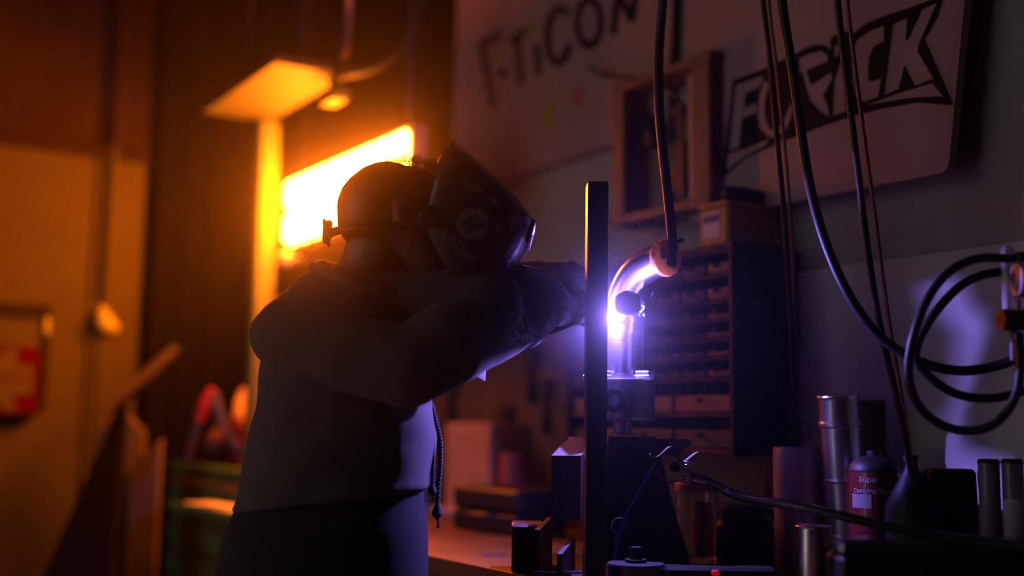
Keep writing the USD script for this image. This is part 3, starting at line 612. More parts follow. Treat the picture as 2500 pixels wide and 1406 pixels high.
# second banner: a board standing off the wall
t = Thing('banner', 'white sign board with black framed slanted lettering right of the wooden rack', 'sign')
t.part('board', wall_poly([(1690, -70), (2380, -70), (2335, 395), (2331, 412), (2318, 425), (1900, 505), (1700, 548)], 0.055, 0.022), m_banner)
T2 = lambda x, y: (1650 + x / 2.812, y / 2.812)
P2 = lambda pts: Polygon([T2(*p) for p in pts]).buffer(0)
VC = 0.0775
outer = P2([(318, 1228), (340, 1000), (395, 552), (560, 490), (740, 408), (800, 385), (880, 335), (955, 305), (1030, 315), (1068, 350), (1062, 270), (1085, 245), (1205, 208), (1215, 235), (1300, 168), (1400, 122), (1600, 55), (1840, -30), (1800, 110), (1708, 272), (1800, 480), (1905, 722), (1650, 705), (1400, 750), (1200, 800), (1050, 850), (880, 915), (700, 985), (480, 1090)])
lights = [P2([(412, 585), (590, 520), (600, 545), (575, 600), (478, 640), (468, 740), (555, 705), (560, 770), (455, 815), (436, 1005), (366, 1035)]),
          P2([(612, 545), (575, 640), (560, 770), (575, 880), (640, 945), (700, 935), (770, 870), (805, 760), (800, 690), (760, 770), (735, 850), (690, 890), (640, 885), (612, 800), (610, 690), (640, 590)]),
          P2([(845, 400), (920, 368), (1000, 352), (1048, 385), (1042, 425), (905, 478), (900, 500), (930, 585), (1068, 495), (1075, 545), (1012, 655), (1048, 740), (1052, 805), (985, 760), (920, 690), (895, 610), (870, 510), (845, 490)]),
          P2([(1085, 320), (1118, 300), (1120, 380), (1088, 395)]), P2([(1132, 290), (1160, 282), (1168, 350), (1135, 370)]),
          P2([(1085, 560), (1140, 400), (1165, 730), (1168, 765), (1078, 795)]),
          P2([(1240, 275), (1330, 215), (1430, 178), (1432, 285), (1360, 320), (1330, 390), (1322, 470), (1322, 545), (1345, 560), (1412, 535), (1390, 665), (1290, 702), (1240, 670), (1212, 560), (1208, 440), (1220, 340)]),
          P2([(1490, 168), (1592, 122), (1578, 278), (1600, 265), (1690, 62), (1795, 20), (1675, 290), (1660, 350), (1770, 540), (1640, 592), (1572, 450), (1530, 612), (1430, 655)]),
          P2([(1655, 345), (1690, 400), (1790, 590), (1765, 560)]),
          P2([(1300, 722), (1500, 650), (1760, 568), (1838, 662), (1600, 672), (1420, 705)]),
          P2([(348, 1170), (362, 1055), (480, 1020), (650, 952), (610, 1000), (480, 1070)])]
t.part('lettering_frame', wall_shape(outer.difference(shapely.union_all(lights)), VC, 0.0015), m_ink, 'black frame and counters of the lettering')
for (a_, b_, w_) in (((150, 70), (165, 50), 5), ((180, 55), (250, 30), 8), ((280, 240), (560, 100), 1.4)): t.part('small_print', wall_shape(LineString([T2(*a_), T2(*b_)]).buffer(w_), VC, 0.001), m_grey_ink)

# wooden rack between the banners, with tools hung on it
m_wood = M('rack_wood', (0.30, 0.13, 0.07), 0.6, var=0.25, scale=12, stretch=(1, 1, 0.15), bump=0.15)
m_iron = M('dark_iron', (0.05, 0.045, 0.05), 0.5, metal=0.6, var=0.2, scale=20)
m_black = M('black_plastic', (0.012, 0.011, 0.013), 0.45)
m_rubber = M('black_rubber', (0.012, 0.012, 0.014), 0.38, coat=0.15)
def box_between(pxl, pxr, pyt, pyb, v0, v1, bev=0.003, name=None):
    """wall box whose front face spans these pixels (measured at its middle height)"""
    a, b = to_uvz(on_v(pxl, (pyt + pyb) / 2, v1)), to_uvz(on_v(pxr, (pyt + pyb) / 2, v1))
    mid = (pxl + pxr) / 2
    return rbox(b[0], a[0], v0, v1, on_v(mid, pyb, v1)[2], on_v(mid, pyt, v1)[2], bev)
t = Thing('tool_rack', 'brown wooden open rack on the wall between the two banners', 'rack')
t.part('upright', box_between(1495, 1522, 205, 545, 0.03, 0.12), m_wood)
t.part('upright', box_between(1690, 1732, 150, 495, 0.03, 0.12), m_wood)
a, b = to_uvz(on_v(1492, 530, 0.12)), to_uvz(on_v(1738, 480, 0.12))
zt = to_uvz(on_v(1710, 150, 0.12))[2]
t.part('shelf_board', rbox(b[0], a[0], 0.03, 0.13, (a[2] + b[2]) / 2 - 0.025, (a[2] + b[2]) / 2), m_wood)
t.part('top_board', rbox(b[0], a[0], 0.03, 0.12, zt - 0.0, zt + 0.022), m_wood)
t.part('back_board', rbox(b[0] + 0.01, a[0] - 0.01, 0.026, 0.034, (a[2] + b[2]) / 2, on_v(1600, 360, 0.034)[2]), M('rack_back', (0.24, 0.13, 0.11), 0.7, var=0.2, scale=8))
def hung_clamp(name, label, px, pyt, pyb, v, w):
    t = Thing(name, label, 'clamp', 'clamps hanging on the wooden rack')
    p0, p1 = to_uvz(on_v(px, pyt, v)), to_uvz(on_v(px, pyb, v))
    u = p0[0]
    t.part('bar', rbox(u - w * 0.5, u + w * 0.5, v - 0.006, v + 0.004, p1[2], p0[2]), m_iron)
    t.part('fixed_jaw', rbox(u - w * 0.5, u + w * 1.2, v - 0.008, v + 0.006, p0[2] - 0.03, p0[2]), m_iron)
    t.part('sliding_jaw', rbox(u - w * 0.5, u + w * 1.2, v - 0.008, v + 0.006, p1[2] + 0.02, p1[2] + 0.06), m_iron)
    t.part('handle', cyl(uvz(u + w * 0.9, v, p1[2] - 0.005), 0.008, 0.05), m_black)
hung_clamp('bar_clamp', 'long dark bar clamp hanging at the left of the wooden rack', 1536, 335, 522, 0.05, 0.032)
hung_clamp('bar_clamp', 'long dark bar clamp hanging at the right of the wooden rack beside the hose', 1660, 255, 480, 0.05, 0.036)
t = Thing('tape_roll', 'dark round tape roll hanging high on the wooden rack', 'tape')
p = on_v(1532, 262, 0.05)
t.part('roll', lathe([(0.010, 0), (0.021, 0), (0.021, 0.02), (0.010, 0.02)], p, NV, 28), m_iron)
t.part('core', lathe([(0.009, 0.001), (0.0105, 0.001), (0.0105, 0.019), (0.009, 0.019)], p, NV, 28), m_wood)
single('tool_pouch', chain((on_v(1580, 290, 0.07), 0.018), (on_v(1598, 345, 0.07), 0.022), (on_v(1560, 315, 0.06), 0.012)), m_black, 'small dark pouch behind the hanging hose on the wooden rack', 'pouch')
single('steel_rod', tube([on_v(1440, 163, 0.08), on_v(1520, 190, 0.1), on_v(1612, 207, 0.12), on_v(1665, 262, 0.12)], 0.006), m_iron, 'thin dark bent rod sticking out left from the wooden rack', 'rod')

# black small parts cabinet
m_cab = M('cabinet_black', (0.006, 0.005, 0.007), 0.5, var=0.2, scale=10)
m_bin = M('bin_brown', (0.07, 0.042, 0.042), 0.6, var=0.3, scale=9)
m_bin2 = M('bin_tan', (0.26, 0.12, 0.07), 0.6, var=0.2, scale=9)
uc0 = to_uvz(on_u(1950, 860, 0) if False else on_v(1951, 860, 0.01))[0]
r_ = ray(1790, 860); tt = (np.dot(uvz(uc0, 0, 0) - EYE, DU)) / (r_ @ DU); vc1 = to_uvz(EYE + r_ * tt)[1]
zc1, zc0 = on_v(1950, 622, 0.01)[2], on_v(1950, 1100, 0.01)[2]
uc1 = uc0 + 0.62
t = Thing('parts_cabinet', 'black wall cabinet with rows of small brown drawers behind the rotator', 'cabinet')
t.part('side_panel', rbox(uc0, uc0 + 0.014, 0.009, vc1, zc0, zc1), m_cab); t.part('side_panel', rbox(uc1 - 0.014, uc1, 0.009, vc1, zc0, zc1), m_cab)
t.part('top_panel', rbox(uc0, uc1, 0.009, vc1, zc1, zc1 + 0.012), m_cab); t.part('bottom_panel', rbox(uc0, uc1, 0.009, vc1, zc0 - 0.012, zc0), m_cab)
t.part('back_panel', rbox(uc0, uc1, 0.009, 0.016, zc0, zc1), m_cab)
rows = [0.125, 0.13, 0.095, 0.095, 0.095, 0.105, 0.175, 0.18]
zz = zc0
for ri, h in enumerate(reversed(rows)):
    hh = h * (zc1 - zc0)
    t.part('shelf', rbox(uc0 + 0.014, uc1 - 0.014, 0.016, vc1 - 0.004, zz + hh - 0.008, zz + hh), m_cab)
    n = 3 if ri < 2 else 7
    wu = (uc1 - uc0 - 0.028) / n
    for k in range(n):
        a = uc0 + 0.014 + k * wu + 0.003
        p = t.part('drawer', rbox(a, a + wu - 0.006, 0.03, vc1 - 0.010 - 0.004 * RNG.random(), zz + 0.003, zz + hh - 0.016 - (0.012 if n == 7 else 0.02), 0.003), m_bin2 if (k == 0 and n == 7) or ri == 1 else m_bin)
        t.part('drawer_knob', lathe([(0.004, 0), (0.005, 0.006), (0.007, 0.010), (0.005, 0.013)], uvz(a + wu / 2, vc1 - 0.012, zz + hh * 0.4), NV, 12), m_cab, under=p)
    zz += hh
# yellow box on the cabinet
m_yel = M('yellow_plastic', (0.42, 0.21, 0.012), 0.5, var=0.1, scale=8)
ub0 = to_uvz(on_v(1900, 560, 0.03))[0]
r_ = ray(1776, 560); tt = (np.dot(uvz(ub0, 0, 0) - EYE, DU)) / (r_ @ DU); vb1 = to_uvz(EYE + r_ * tt)[1]
ub1 = to_uvz(on_v(1706, 560, vb1))[0]; zb1 = on_v(1900, 505, 0.03)[2]; zb0 = zc1 + 0.0125
t = Thing('storage_box', 'yellow plastic box with white and blue label on top of the black cabinet', 'box')
t.part('body', rbox(ub0, ub1, 0.03, vb1, zb0, zb1 - 0.012, 0.006), m_yel)
t.part('lid', rbox(ub0 - 0.004, ub1 + 0.004, 0.026, vb1 + 0.004, zb1 - 0.012, zb1, 0.004), m_yel)
zm = (zb0 + zb1) / 2
t.part('label_sticker', rbox(ub0 + (ub1 - ub0) * 0.25, ub0 + (ub1 - ub0) * 0.85, vb1, vb1 + 0.001, zb0 + 0.02, zb1 - 0.025, 0.0003), M('label_white', (0.5, 0.45, 0.5), 0.5), 'white label')
t.part('label_band', rbox(ub0 + (ub1 - ub0) * 0.27, ub0 + (ub1 - ub0) * 0.83, vb1 + 0.001, vb1 + 0.0018, zm + 0.004, zm + 0.022, 0.0003), M('label_blue', (0.04, 0.06, 0.22), 0.5), 'dark blue band')
p = uvz(ub0 + 0.015, (0.03 + vb1) / 2 + 0.01, zb1 + 0.0175)
single('work_glove_bundle', smooth_out(chain((p - NV * 0.05, 0.016), (p + Z * 0.004, 0.017), (p + NV * 0.05, 0.0165)), 0.008, 4), m_black, 'dark rolled bundle lying on top of the yellow box', 'bundle')
# ================================================================== the bench and what stands on it
m_top = M('bench_top', (0.13, 0.066, 0.020), 0.42, var=0.3, scale=9, bump=0.12, bscale=60, spec=0.25)
m_frame = M('bench_frame', (0.03, 0.028, 0.032), 0.5)
VF = 0.728
t = Thing('workbench', 'long workbench with a brown top along the right wall', 'workbench')
t.part('worktop', rbox(-2.6, 1.28, 0.012, VF, Zb - 0.045, Zb, 0.003), m_top)
t.part('edge_strip', rbox(-2.6, 1.28, VF + .0005, VF + .004, Zb - .032, Zb + .0015, .001), M('edge_steel', (.55, .50, .45), .28, metal=1.0), 'thin bright steel edge strip')
t.part('apron', rbox(-2.5, 1.22, VF - 0.06, VF - 0.03, Zb - 0.14, Zb - 0.045), m_frame)
for u in (-2.45, -1.2, 0.0, 1.2):
    for v in (0.06, VF - 0.07):
        t.part('leg', rbox(u - .03, u + .03, v - .03, v + .03, 0.0, Zb - 0.045), m_frame)
single('pencil_marks', cat(*[tube([on_z(x0, y0, Zb + .0012), on_z(x1, y1, Zb + .0012)], 0.0012, 6, smooth=False) for x0, y0, x1, y1 in ((1172, 1353, 1240, 1349), (1180, 1357, 1236, 1357), (1196, 1350, 1246, 1356))]), m_iron, 'few thin dark wires lying at the bench front edge', 'wire')
# dark tool board behind the welder's arms
m_board = M('tool_board', (0.10, 0.055, 0.045), 0.7, var=0.3, scale=6)
ua, ub = to_uvz(on_v(1475, 900, 0.02))[0], to_uvz(on_v(1030, 900, 0.02))[0]
zt, zb_ = to_uvz(on_v(1250, 770, 0.02))[2], 1.0
t = Thing('tool_board', 'dark brown tool board on the wall behind the arms', 'tool board')
t.part('board', rbox(ua, ub, 0.009, 0.02, zb_, zt), m_board)
t.part('lower_board', rbox(uc0 + .01, ub, 0.009, 0.018, Zb + .002, zb_ - .002), m_board)
t.part('side_board', rbox(uc0 + .01, ua - .002, 0.009, 0.018, zb_, zc0 - .014), m_board)
p0, p1 = to_uvz(on_v(1420, 905, 0.1)), to_uvz(on_v(1310, 905, 0.1))
t.part('shelf', rbox(p0[0], p1[0], 0.02, 0.10, p0[2] - 0.012, p0[2]), m_wood, 'small wooden shelf')
def hung(px, py0, py1, w, label, cat_='tool'):
    a, b = to_uvz(on_v(px, py0, 0.035)), to_uvz(on_v(px, py1, 0.035)); u = a[0]; h_ = a[2] - b[2]
    q = Thing('hand_tool', label, cat_, 'dark tools hanging on the tool board')
    q.part('head', rbox(u - w, u + w, 0.021, 0.045, a[2] - h_ * 0.3, a[2], 0.006), m_iron)
    q.part('shaft', rbox(u - w * .3, u + w * .3, 0.025, 0.040, b[2] + h_ * 0.3, a[2] - h_ * .3, 0.004), m_iron)
    q.part('handle', rbox(u - w * .55, u + w * .55, 0.022, 0.043, b[2], b[2] + h_ * 0.35, 0.008), m_black)
hung(1295, 850, 985, .03, 'long dark tool hanging under the sleeve tag')
hung(1232, 990, 1110, .035, 'short dark tool hanging above the red tin')
hung(1330, 930, 1060, .022, 'narrow dark tool hanging below the small shelf')
hung(1100, 930, 1035, .04, 'dark tool hanging above the cardboard box')
hung(1392, 990, 1100, .036, 'broad dark tool hanging left of the post')
m_card = M('cardboard', (0.36, 0.20, 0.15), 0.8, var=0.15, scale=12)
a, b = on_v(1088, 1110, 0.16), on_v(1196, 1110, 0.16)
t = Thing('cardboard_box', 'plain brown cardboard box on the bench behind the drawstring', 'box')
u0, u1 = to_uvz(b)[0], to_uvz(a)[0]; zt = to_uvz(on_v(1140, 1032, 0.16))[2]
t.part('body', rbox(u0, u1, 0.03, 0.16, Zb + .0005, zt, 0.003), m_card)
t.part('flap_seam', rbox(u0, u1, 0.088, 0.100, zt, zt + 0.001, 0.0004), M('packing_tape', (0.30, 0.18, 0.13), 0.35))
t = Thing('tool_case', 'low black tool case on the bench below the cardboard box', 'case')
a, b = on_v(1105, 1230, 0.34), on_v(1262, 1230, 0.34); u0, u1 = to_uvz(b)[0], to_uvz(a)[0]; zt = to_uvz(on_v(1190, 1192, 0.34))[2]
t.part('body', rbox(u0, u1, 0.18, 0.34, Zb + .0005, (Zb + zt) / 2 - .001, 0.008), m_black); t.part('lid', rbox(u0, u1, 0.18, 0.34, (Zb + zt) / 2 + .001, zt, 0.008), m_black)
t.part('handle', tube([uvz((u0 + u1) / 2 - .05, .341, (Zb + zt) / 2 - .01), uvz((u0 + u1) / 2 - .04, .365, (Zb + zt) / 2 - .01), uvz((u0 + u1) / 2 + .04, .365, (Zb + zt) / 2 - .01), uvz((u0 + u1) / 2 + .05, .341, (Zb + zt) / 2 - .01)], 0.006, 8, 24), m_black)
t = Thing('paper_pad', 'flat grey blue pad lying at the bench edge beside the welder', 'pad')
q0, q1 = to_uvz(on_z(1155, 1276, Zb)), to_uvz(on_z(1000, 1262, Zb))
t.part('cover', rbox(q0[0], q1[0] + .02, q0[1] - 0.13, q0[1], Zb + .0005, Zb + 0.024, 0.003), M('pad_cover', (0.20, 0.19, 0.26), 0.5))
t.part('sheets', rbox(q0[0] + .004, q1[0] + .016, q0[1] - .126, q0[1] - .002, Zb + 0.024, Zb + .027, 0.001), M('pad_paper', (0.42, 0.35, 0.34), 0.7))
p = on_v(1255, 1140, 0.12)
t = Thing('paint_tin', 'small dull red tin on the bench under the hanging tools', 'tin')
zr = p[2] + .03
t.part('can', lathe([(.040, Zb + .0005), (.042, Zb + .004), (.042, zr - .004), (.040, zr)], [p[0], p[1], 0], k=28), M('tin_red', (0.30, 0.05, 0.06), 0.5, var=.2, scale=15))
t.part('lid', lathe([(.036, zr), (.038, zr + .003), (.034, zr + .006)], [p[0], p[1], 0], k=28), M('tin_lid', (0.30, 0.22, 0.30), 0.4, metal=.6))

# ------------------------------------------------ right end of the bench
def stand(px, d):
    q = at(px, 1200, d); return np.array([q[0], q[1], 0.0])
def zat(px, py, d): return at(px, py, d)[2]
m_glass = M('clear_glass', (0.9, 0.9, 0.92), 0.03, trans=1.0, ior=1.45)
# stainless flask like tube
t = Thing('steel_tube', 'tall ribbed stainless steel tube standing left of the gas canister', 'tube')
p0, p1 = at(2045, 966, 2.30), stand(2072, 2.30) + Z * (Zb + .0005); axd = p0 - p1; Lh = np.linalg.norm(axd); r_ = S(49, 2.3)
f_ = lambda y: (zat(2060, y, 2.3) - p1[2]) / (p0[2] - p1[2]) * Lh
t.part('body', lathe([(r_, 0), (r_, f_(1176)), (r_ * 1.05, f_(1172)), (r_ * 1.05, f_(1166)), (r_, f_(1162)), (r_, f_(1042)), (r_ * 1.06, f_(1038)), (r_ * 1.06, f_(1030)), (r_, f_(1026)), (r_, f_(974)), (r_ * 1.04, f_(971)), (r_ * 1.04, Lh), (r_ * .96, Lh), (r_ * .95, f_(1000))], p1, axd, 44), m_steel)
t.part('rim', lathe([(r_ * 1.045, Lh - .003), (r_ * 1.07, Lh - .001), (r_ * 1.05, Lh + .002), (r_ * .95, Lh + .002)], p1, axd, 44), m_steel)
single('wooden_block', obox(np.array([*(at(2124, 1050, 2.40)[:2]), (Zb + .0005 + zat(2124, 977, 2.40)) / 2]), (HR, HF, Z), (S(58, 2.4), .05, zat(2124, 977, 2.40) - Zb - .0005), .003), M('olive_wood', (0.16, 0.085, 0.03), 0.7, var=.2, scale=20), 'upright brown wooden block right of the ribbed steel tube', 'block')
# gas canister
t = Thing('gas_canister', 'red gas canister with black shoulder and pale print on the bench', 'gas canister')
p = stand(2137, 2.18); r_ = S(61, 2.18); z0, z1 = Zb + .0005, zat(2137, 1152, 2.18)
m_canred = M('canister_red', (0.085, 0.008, 0.008), 0.35, coat=.3)
t.part('body', lathe([(r_ * .9, z0), (r_, z0 + .006), (r_, z1)], p, k=44), m_canred)
t.part('shoulder', lathe([(r_, z1), (r_ * 1.02, z1 + .003), (r_ * .95, z1 + .014), (r_ * .70, z1 + .026), (r_ * .3, z1 + .031), (r_ * .3, z1 + .040)], p, k=44), m_black)
def wrap_text(th_, txt, h_, z, r, p, a0, mat, name, label=None):
    """lettering bent round an upright cylinder, centred at the angle a0"""
    tm_ = meshkit.text_mesh(txt, h_, .0006, True); v = tm_.vertices; w_ = np.ptp(v[:, 0])
    a = a0 + (v[:, 0] - w_ / 2 - v[:, 0].min()) / r
    tm_.vertices = np.stack([p[0] + (r + .0003 + v[:, 2]) * np.cos(a), p[1] + (r + .0003 + v[:, 2]) * np.sin(a), z + v[:, 1]], 1)
    th_.part(name, tm_, mat, label, smooth=False)
m_print = M('canister_print', (0.30, 0.25, 0.28), 0.5)
a0 = math.atan2(-p[1], -p[0])
wrap_text(t, 'Super', .010, z1 - .018, r_, p, a0 - .25, m_print, 'print', 'pale print')
wrap_text(t, 'Camping Power', .008, z1 - .038, r_, p, a0 - .05, m_print, 'print', 'pale print')
aa = np.linspace(a0 - 1.05, a0 - .15, 14)
lab = np.array([[p[0] + (r_ + .0005) * math.cos(a), p[1] + (r_ + .0005) * math.sin(a), z] for z in (zat(2137, 1238, 2.18), zat(2137, 1204, 2.18)) for a in aa])
t.part('label_patch', trimesh.Trimesh(lab, [f for i in range(13) for f in ([i, i + 1, i + 15], [i, i + 15, i + 14])], process=False), M('patch_grey', (.16, .14, .15), .6), 'pale label patch')
# grey can
t = Thing('grey_can', 'wide dull grey can left of the ribbed steel tube', 'can')
p = stand(1950, 2.36); r_ = S(60, 2.36); z1 = zat(1950, 1092, 2.36)
t.part('body', lathe([(r_ * .96, Zb + .0005), (r_, Zb + .005), (r_, z1 - .004), (r_ * .98, z1), (r_ * .93, z1), (r_ * .92, z1 - .05)], p, k=44), M('grey_tin', (0.40, 0.36, 0.40), 0.45, metal=.4))
t.part('base_rim', lathe([(r_ * 1.0, Zb + .003), (r_ * 1.03, Zb + .006), (r_ * 1.0, Zb + .009)], p, k=44), m_steel)
# tan card leaning behind the cable
single('tan_card', obox(np.array([*(at(1872, 1170, 2.42)[:2]), (Zb + .0005 + zat(1870, 1132, 2.42)) / 2]), (HR + HF * .2, HF, Z + HR * .12), (S(40, 2.42), .008, (zat(1870, 1132, 2.42) - Zb) * .99), .002), M('tan_board', (0.42, 0.19, 0.08), 0.7), 'narrow tan card standing left of the grey can', 'card')
# front steel cup
t = Thing('steel_cup', 'short stainless cup in front of the grey can under the cable', 'cup')
p = stand(1984, 2.10); r_ = S(43, 2.10); z1 = zat(1984, 1284, 2.1)
t.part('body', lathe([(r_ * .95, Zb + .0005), (r_, Zb + .004), (r_, z1), (r_ * .95, z1), (r_ * .94, Zb + .02)], p, k=40), m_steel)
t.part('rim', lathe([(r_ * 1.0, z1 - .003), (r_ * 1.03, z1), (r_ * 1.0, z1 + .002), (r_ * .95, z1 + .001)], p, k=40), m_steel)
# glass jar
t = Thing('glass_jar', 'clear glass jar standing between rotator and black box', 'jar')
p = stand(1700, 2.46); r_ = S(50, 2.46); z1 = zat(1700, 1192, 2.46)
t.part('jar_wall', lathe([(r_ * .94, Zb + .0005), (r_, Zb + .006), (r_, z1), (r_ * .94, z1), (r_ * .94, Zb + .012)], p, k=40), m_glass)
t.part('lid', lathe([(r_ * 1.03, z1 - .006), (r_ * 1.04, z1 + .010), (r_ * .98, z1 + .013)], p, k=40), M('jar_lid', (0.30, 0.13, 0.07), 0.5))
t.part('contents', lathe([(r_ * .5, Zb + .014), (r_ * .52, Zb + .018), (r_ * .52, z1 - .03), (r_ * .48, z1 - .028)], p + HR * r_ * .3, k=24), M('jar_brown', (0.30, 0.12, 0.05), 0.6))
# black boxes and the tray
def black_box(name, label, px0, px1, pyt, d, depth, cat_='box', z0=Zb + .0005):
    t = Thing(name, label, cat_); z1 = zat((px0 + px1) / 2, pyt, d); c = (at(px0, pyt, d) + at(px1, pyt, d)) / 2 + HF * depth / 2
    zc = z0 + (z1 - z0) * .72
    t.part('body', obox(np.array([c[0], c[1], (z0 + zc) / 2]), (HR, HF, Z), (S(px1 - px0, d), depth, zc - z0), .006), m_black)
    t.part('lid', obox(np.array([c[0], c[1], (zc + z1) / 2 + .001]), (HR, HF, Z), (S(px1 - px0, d) * 1.01, depth * 1.01, z1 - zc), .008), M('gloss_black', (.02, .018, .024), .22, coat=.5))
    return t
black_box('black_box', 'glossy black lidded box right of the glass jar under the cable', 1768, 1892, 1234, 2.22, .10)
t = black_box('tool_tray', 'long low black tool tray at the right front of the bench', 2052, 2620, 1322, 1.90, .10, 'tray')
# red edged black pack
t = Thing('battery_pack', 'black rounded pack with red edge standing right of the gas canister', 'battery pack')
z0, z1 = zat(2330, 1308, 2.10), zat(2330, 1148, 2.10)
c = at(2332, 1225, 2.10)
m_redge = M('pack_red', (0.20, 0.012, 0.014), 0.4)
sh_ = Polygon([(-S(56, 2.1), -(z1 - z0) / 2), (S(56, 2.1), -(z1 - z0) / 2), (S(57, 2.1), (z1 - z0) / 2), (-S(59, 2.1), (z1 - z0) / 2)]).buffer(-.010).buffer(.010)
ay_ = np.array([-0.03, 0, 1.0]); ay_ /= np.linalg.norm(ay_)
t.part('shell', plate(sh_, c + HF * .034, HR, ay_, .03), m_redge, 'red shell')
t.part('front_cover', plate(sh_.buffer(-.0025), c + HF * .0045, HR, ay_, .008), m_black)
t.part('stand', obox(np.array([c[0], c[1], (Zb + .0005 + z0) / 2 + .002]) + HF * .018, (HR, HF, Z), (.07, .05, z0 - Zb), .004), m_black)
t.part('wire_bail', tube([at(2392, 1140, 2.095), at(2396, 1220, 2.095), at(2396, 1285, 2.095), at(2370, 1290, 2.095), at(2360, 1302, 2.095)], .0015, 8, 40), m_iron)
# two electrode tubes with white labels
for k, (px, d, lb) in enumerate(((2416, 2.06, 'clear rod tube with grey printed label right of the battery pack'), (2474, 2.04, 'clear rod tube with white printed label at the right picture edge'))):
    t = Thing('rod_tube', lb, 'tube')
    p = stand(px, d); r_ = S(25, d); z1 = zat(px, 1126, d); zl = zat(px, 1216 if k == 0 else 1218, d)
    t.part('tube_wall', lathe([(r_ * .95, Zb + .0005), (r_, Zb + .003), (r_, z1 - .004)], p, k=28), M('frosted_tube', (0.16, 0.13, 0.14), 0.35, trans=.2))
    t.part('cap', lathe([(r_ * 1.03, z1 - .004), (r_ * 1.05, z1), (r_ * .9, z1 + .004)], p, k=28), m_black)
    t.part('label_sheet', lathe([(r_ * 1.01, zat(px, 1312, d)), (r_ * 1.015, zat(px, 1312, d) + .001), (r_ * 1.015, zl)], p, k=28), M('tube_label%d' % k, ((.16, .14, .16), (.42, .38, .44))[k], .6), 'printed paper label')
    for j in range(6):
        zz_ = zl - .010 - j * .010; a0 = math.atan2(-p[1], -p[0])
        aa = np.linspace(a0 - .75, a0 + (.1, .5, -.1)[j % 3], 8)
        q = np.array([[p[0] + (r_ * 1.02 + .0002) * math.cos(a), p[1] + (r_ * 1.02 + .0002) * math.sin(a), z] for z in (zz_ - .0008, zz_ + .0008) for a in aa])
        t.part('print_line', trimesh.Trimesh(q, [f for i in range(7) for f in ([i, i + 1, i + 9], [i, i + 9, i + 8])], process=False), m_grey_ink)
    if k == 0: t.part('cap_wire', tube([at(2438, 1124, d), at(2446, 1132, d), at(2453, 1148, d)], .001, 6, 12), m_steel)
# round magnetic foot
t = Thing('magnet_base', 'round steel base with a bolt in front of the rotator', 'base')
p = at(1552, 1380, 2.10); r_ = S(72, 2.1); z1 = zat(1552, 1374, 2.1)
t.part('puck', lathe([(r_, Zb + .0005), (r_ * 1.01, z1 - .006), (r_ * .96, z1), (r_ * .5, z1 + .001)], [p[0], p[1], 0], k=44), m_iron)
t.part('bolt', cat(cyl([p[0], p[1], z1 + .001], .020, .006), cyl([p[0], p[1], z1 + .007], .012, .022, k=6)), m_blackpaint)
# power strip with a red pilot light
t = Thing('power_strip', 'black power strip with a glowing red pilot light at the bench front', 'power strip')
c = at(1760, 1406, 2.06)
t.part('body', obox(np.array([c[0], c[1] + .02, (Zb + .0005 + zat(1760, 1386, 2.06)) / 2]), (HR, HF, Z), (.20, .05, zat(1760, 1386, 2.06) - Zb), .005), m_black)
t.part('pilot_light', chain((at(1742, 1398, 2.058), .0055), (at(1750, 1398, 2.058), .0055)), M('pilot_red', (.3, 0, 0), emit=((1, .012, .01), .25)), 'glowing red pilot light')
single('brass_nut', lathe([(.005, 0), (.006, .001), (.006, .005), (.003, .006)], at(2222, 1369, 1.93), -HF, 6), M('brass', (.7, .42, .12), .3, metal=1.0), 'tiny brass nut lying at the front of the tool tray', 'nut')

# ------------------------------------------------ hanging and coiled hoses, gas regulator
m_orange = M('orange_hose', (0.17, 0.05, 0.022), 0.45)
h = [at(1906, -30, 2.126), at(1925, 110, 2.115), at(1945, 240, 2.104), at(1966, 390, 2.093), at(1992, 515, 2.082), at(2032, 635, 2.071), at(2092, 752, 2.060), at(2168, 838, 2.049), at(2260, 888, 2.027), at(2345, 905, 2.017), at(2425, 895, 2.006), at(2496, 866, 1.984), at(2560, 820, 1.984)]
hose('torch_hose', 'thickest black hose sweeping down from the ceiling to the regulator', ceil_to(h[0], h[1]) + h + [uvz(-1.02, .03, 1.30)], S(12, 2.07), k=14)
reg = at(2474, 700, 1.962)
hose('coiled_hose', 'outer black hose looping once below the regulator', [at(2476, 632, 1.984), at(2420, 629, 1.962), at(2370, 636, 1.951), at(2312, 668, 1.951), at(2262, 735, 1.951), at(2232, 815, 1.951), at(2218, 900, 1.962), at(2232, 970, 1.962), at(2280, 1026, 1.962), at(2350, 1051, 1.951), at(2425, 1036, 1.929), at(2476, 975, 1.918), at(2490, 905, 1.918), at(2488, 815, 1.940)], S(11, 1.96), k=14)
hose('coiled_hose', 'inner black hose looping behind the outer one to the right edge', [at(2478, 664, 1.984), at(2420, 667, 1.995), at(2360, 688, 1.995), at(2300, 742, 1.995), at(2252, 812, 1.995), at(2236, 872, 2.000), at(2262, 912, 2.000), at(2310, 950, 1.995), at(2370, 970, 1.995), at(2440, 970, 1.995), at(2520, 950, 2.006), uvz(-1.0, .03, 1.22)], S(11, 1.99), k=14)
h = [at(2042, -30, 2.1), at(2060, 140, 2.1), at(2080, 300, 2.1), at(2096, 430, 2.1), at(2116, 590, 2.1), at(2146, 780, 2.1), at(2180, 930, 2.11), at(2210, 1070, 2.11), at(2226, 1160, 2.12)]
hose('hanging_cable', 'thin black cable hanging from the ceiling into the black funnel', ceil_to(h[0], h[1]) + h, S(8.5, 2.1), cat_='cable')
h = [at(2066, -30, 2.18), at(2086, 150, 2.18), at(2108, 320, 2.18), at(2130, 480, 2.18), at(2156, 680, 2.18), at(2178, 830, 2.18), at(2200, 960, 2.17), at(2228, 1150, 2.14)]
hose('hanging_line', 'thin rust brown line hanging beside the black cable into the funnel', ceil_to(h[0], h[1]) + h, S(5, 2.18), m_orange, cat_='line')
t = Thing('funnel', 'black cone shaped funnel where two hanging lines end', 'funnel')
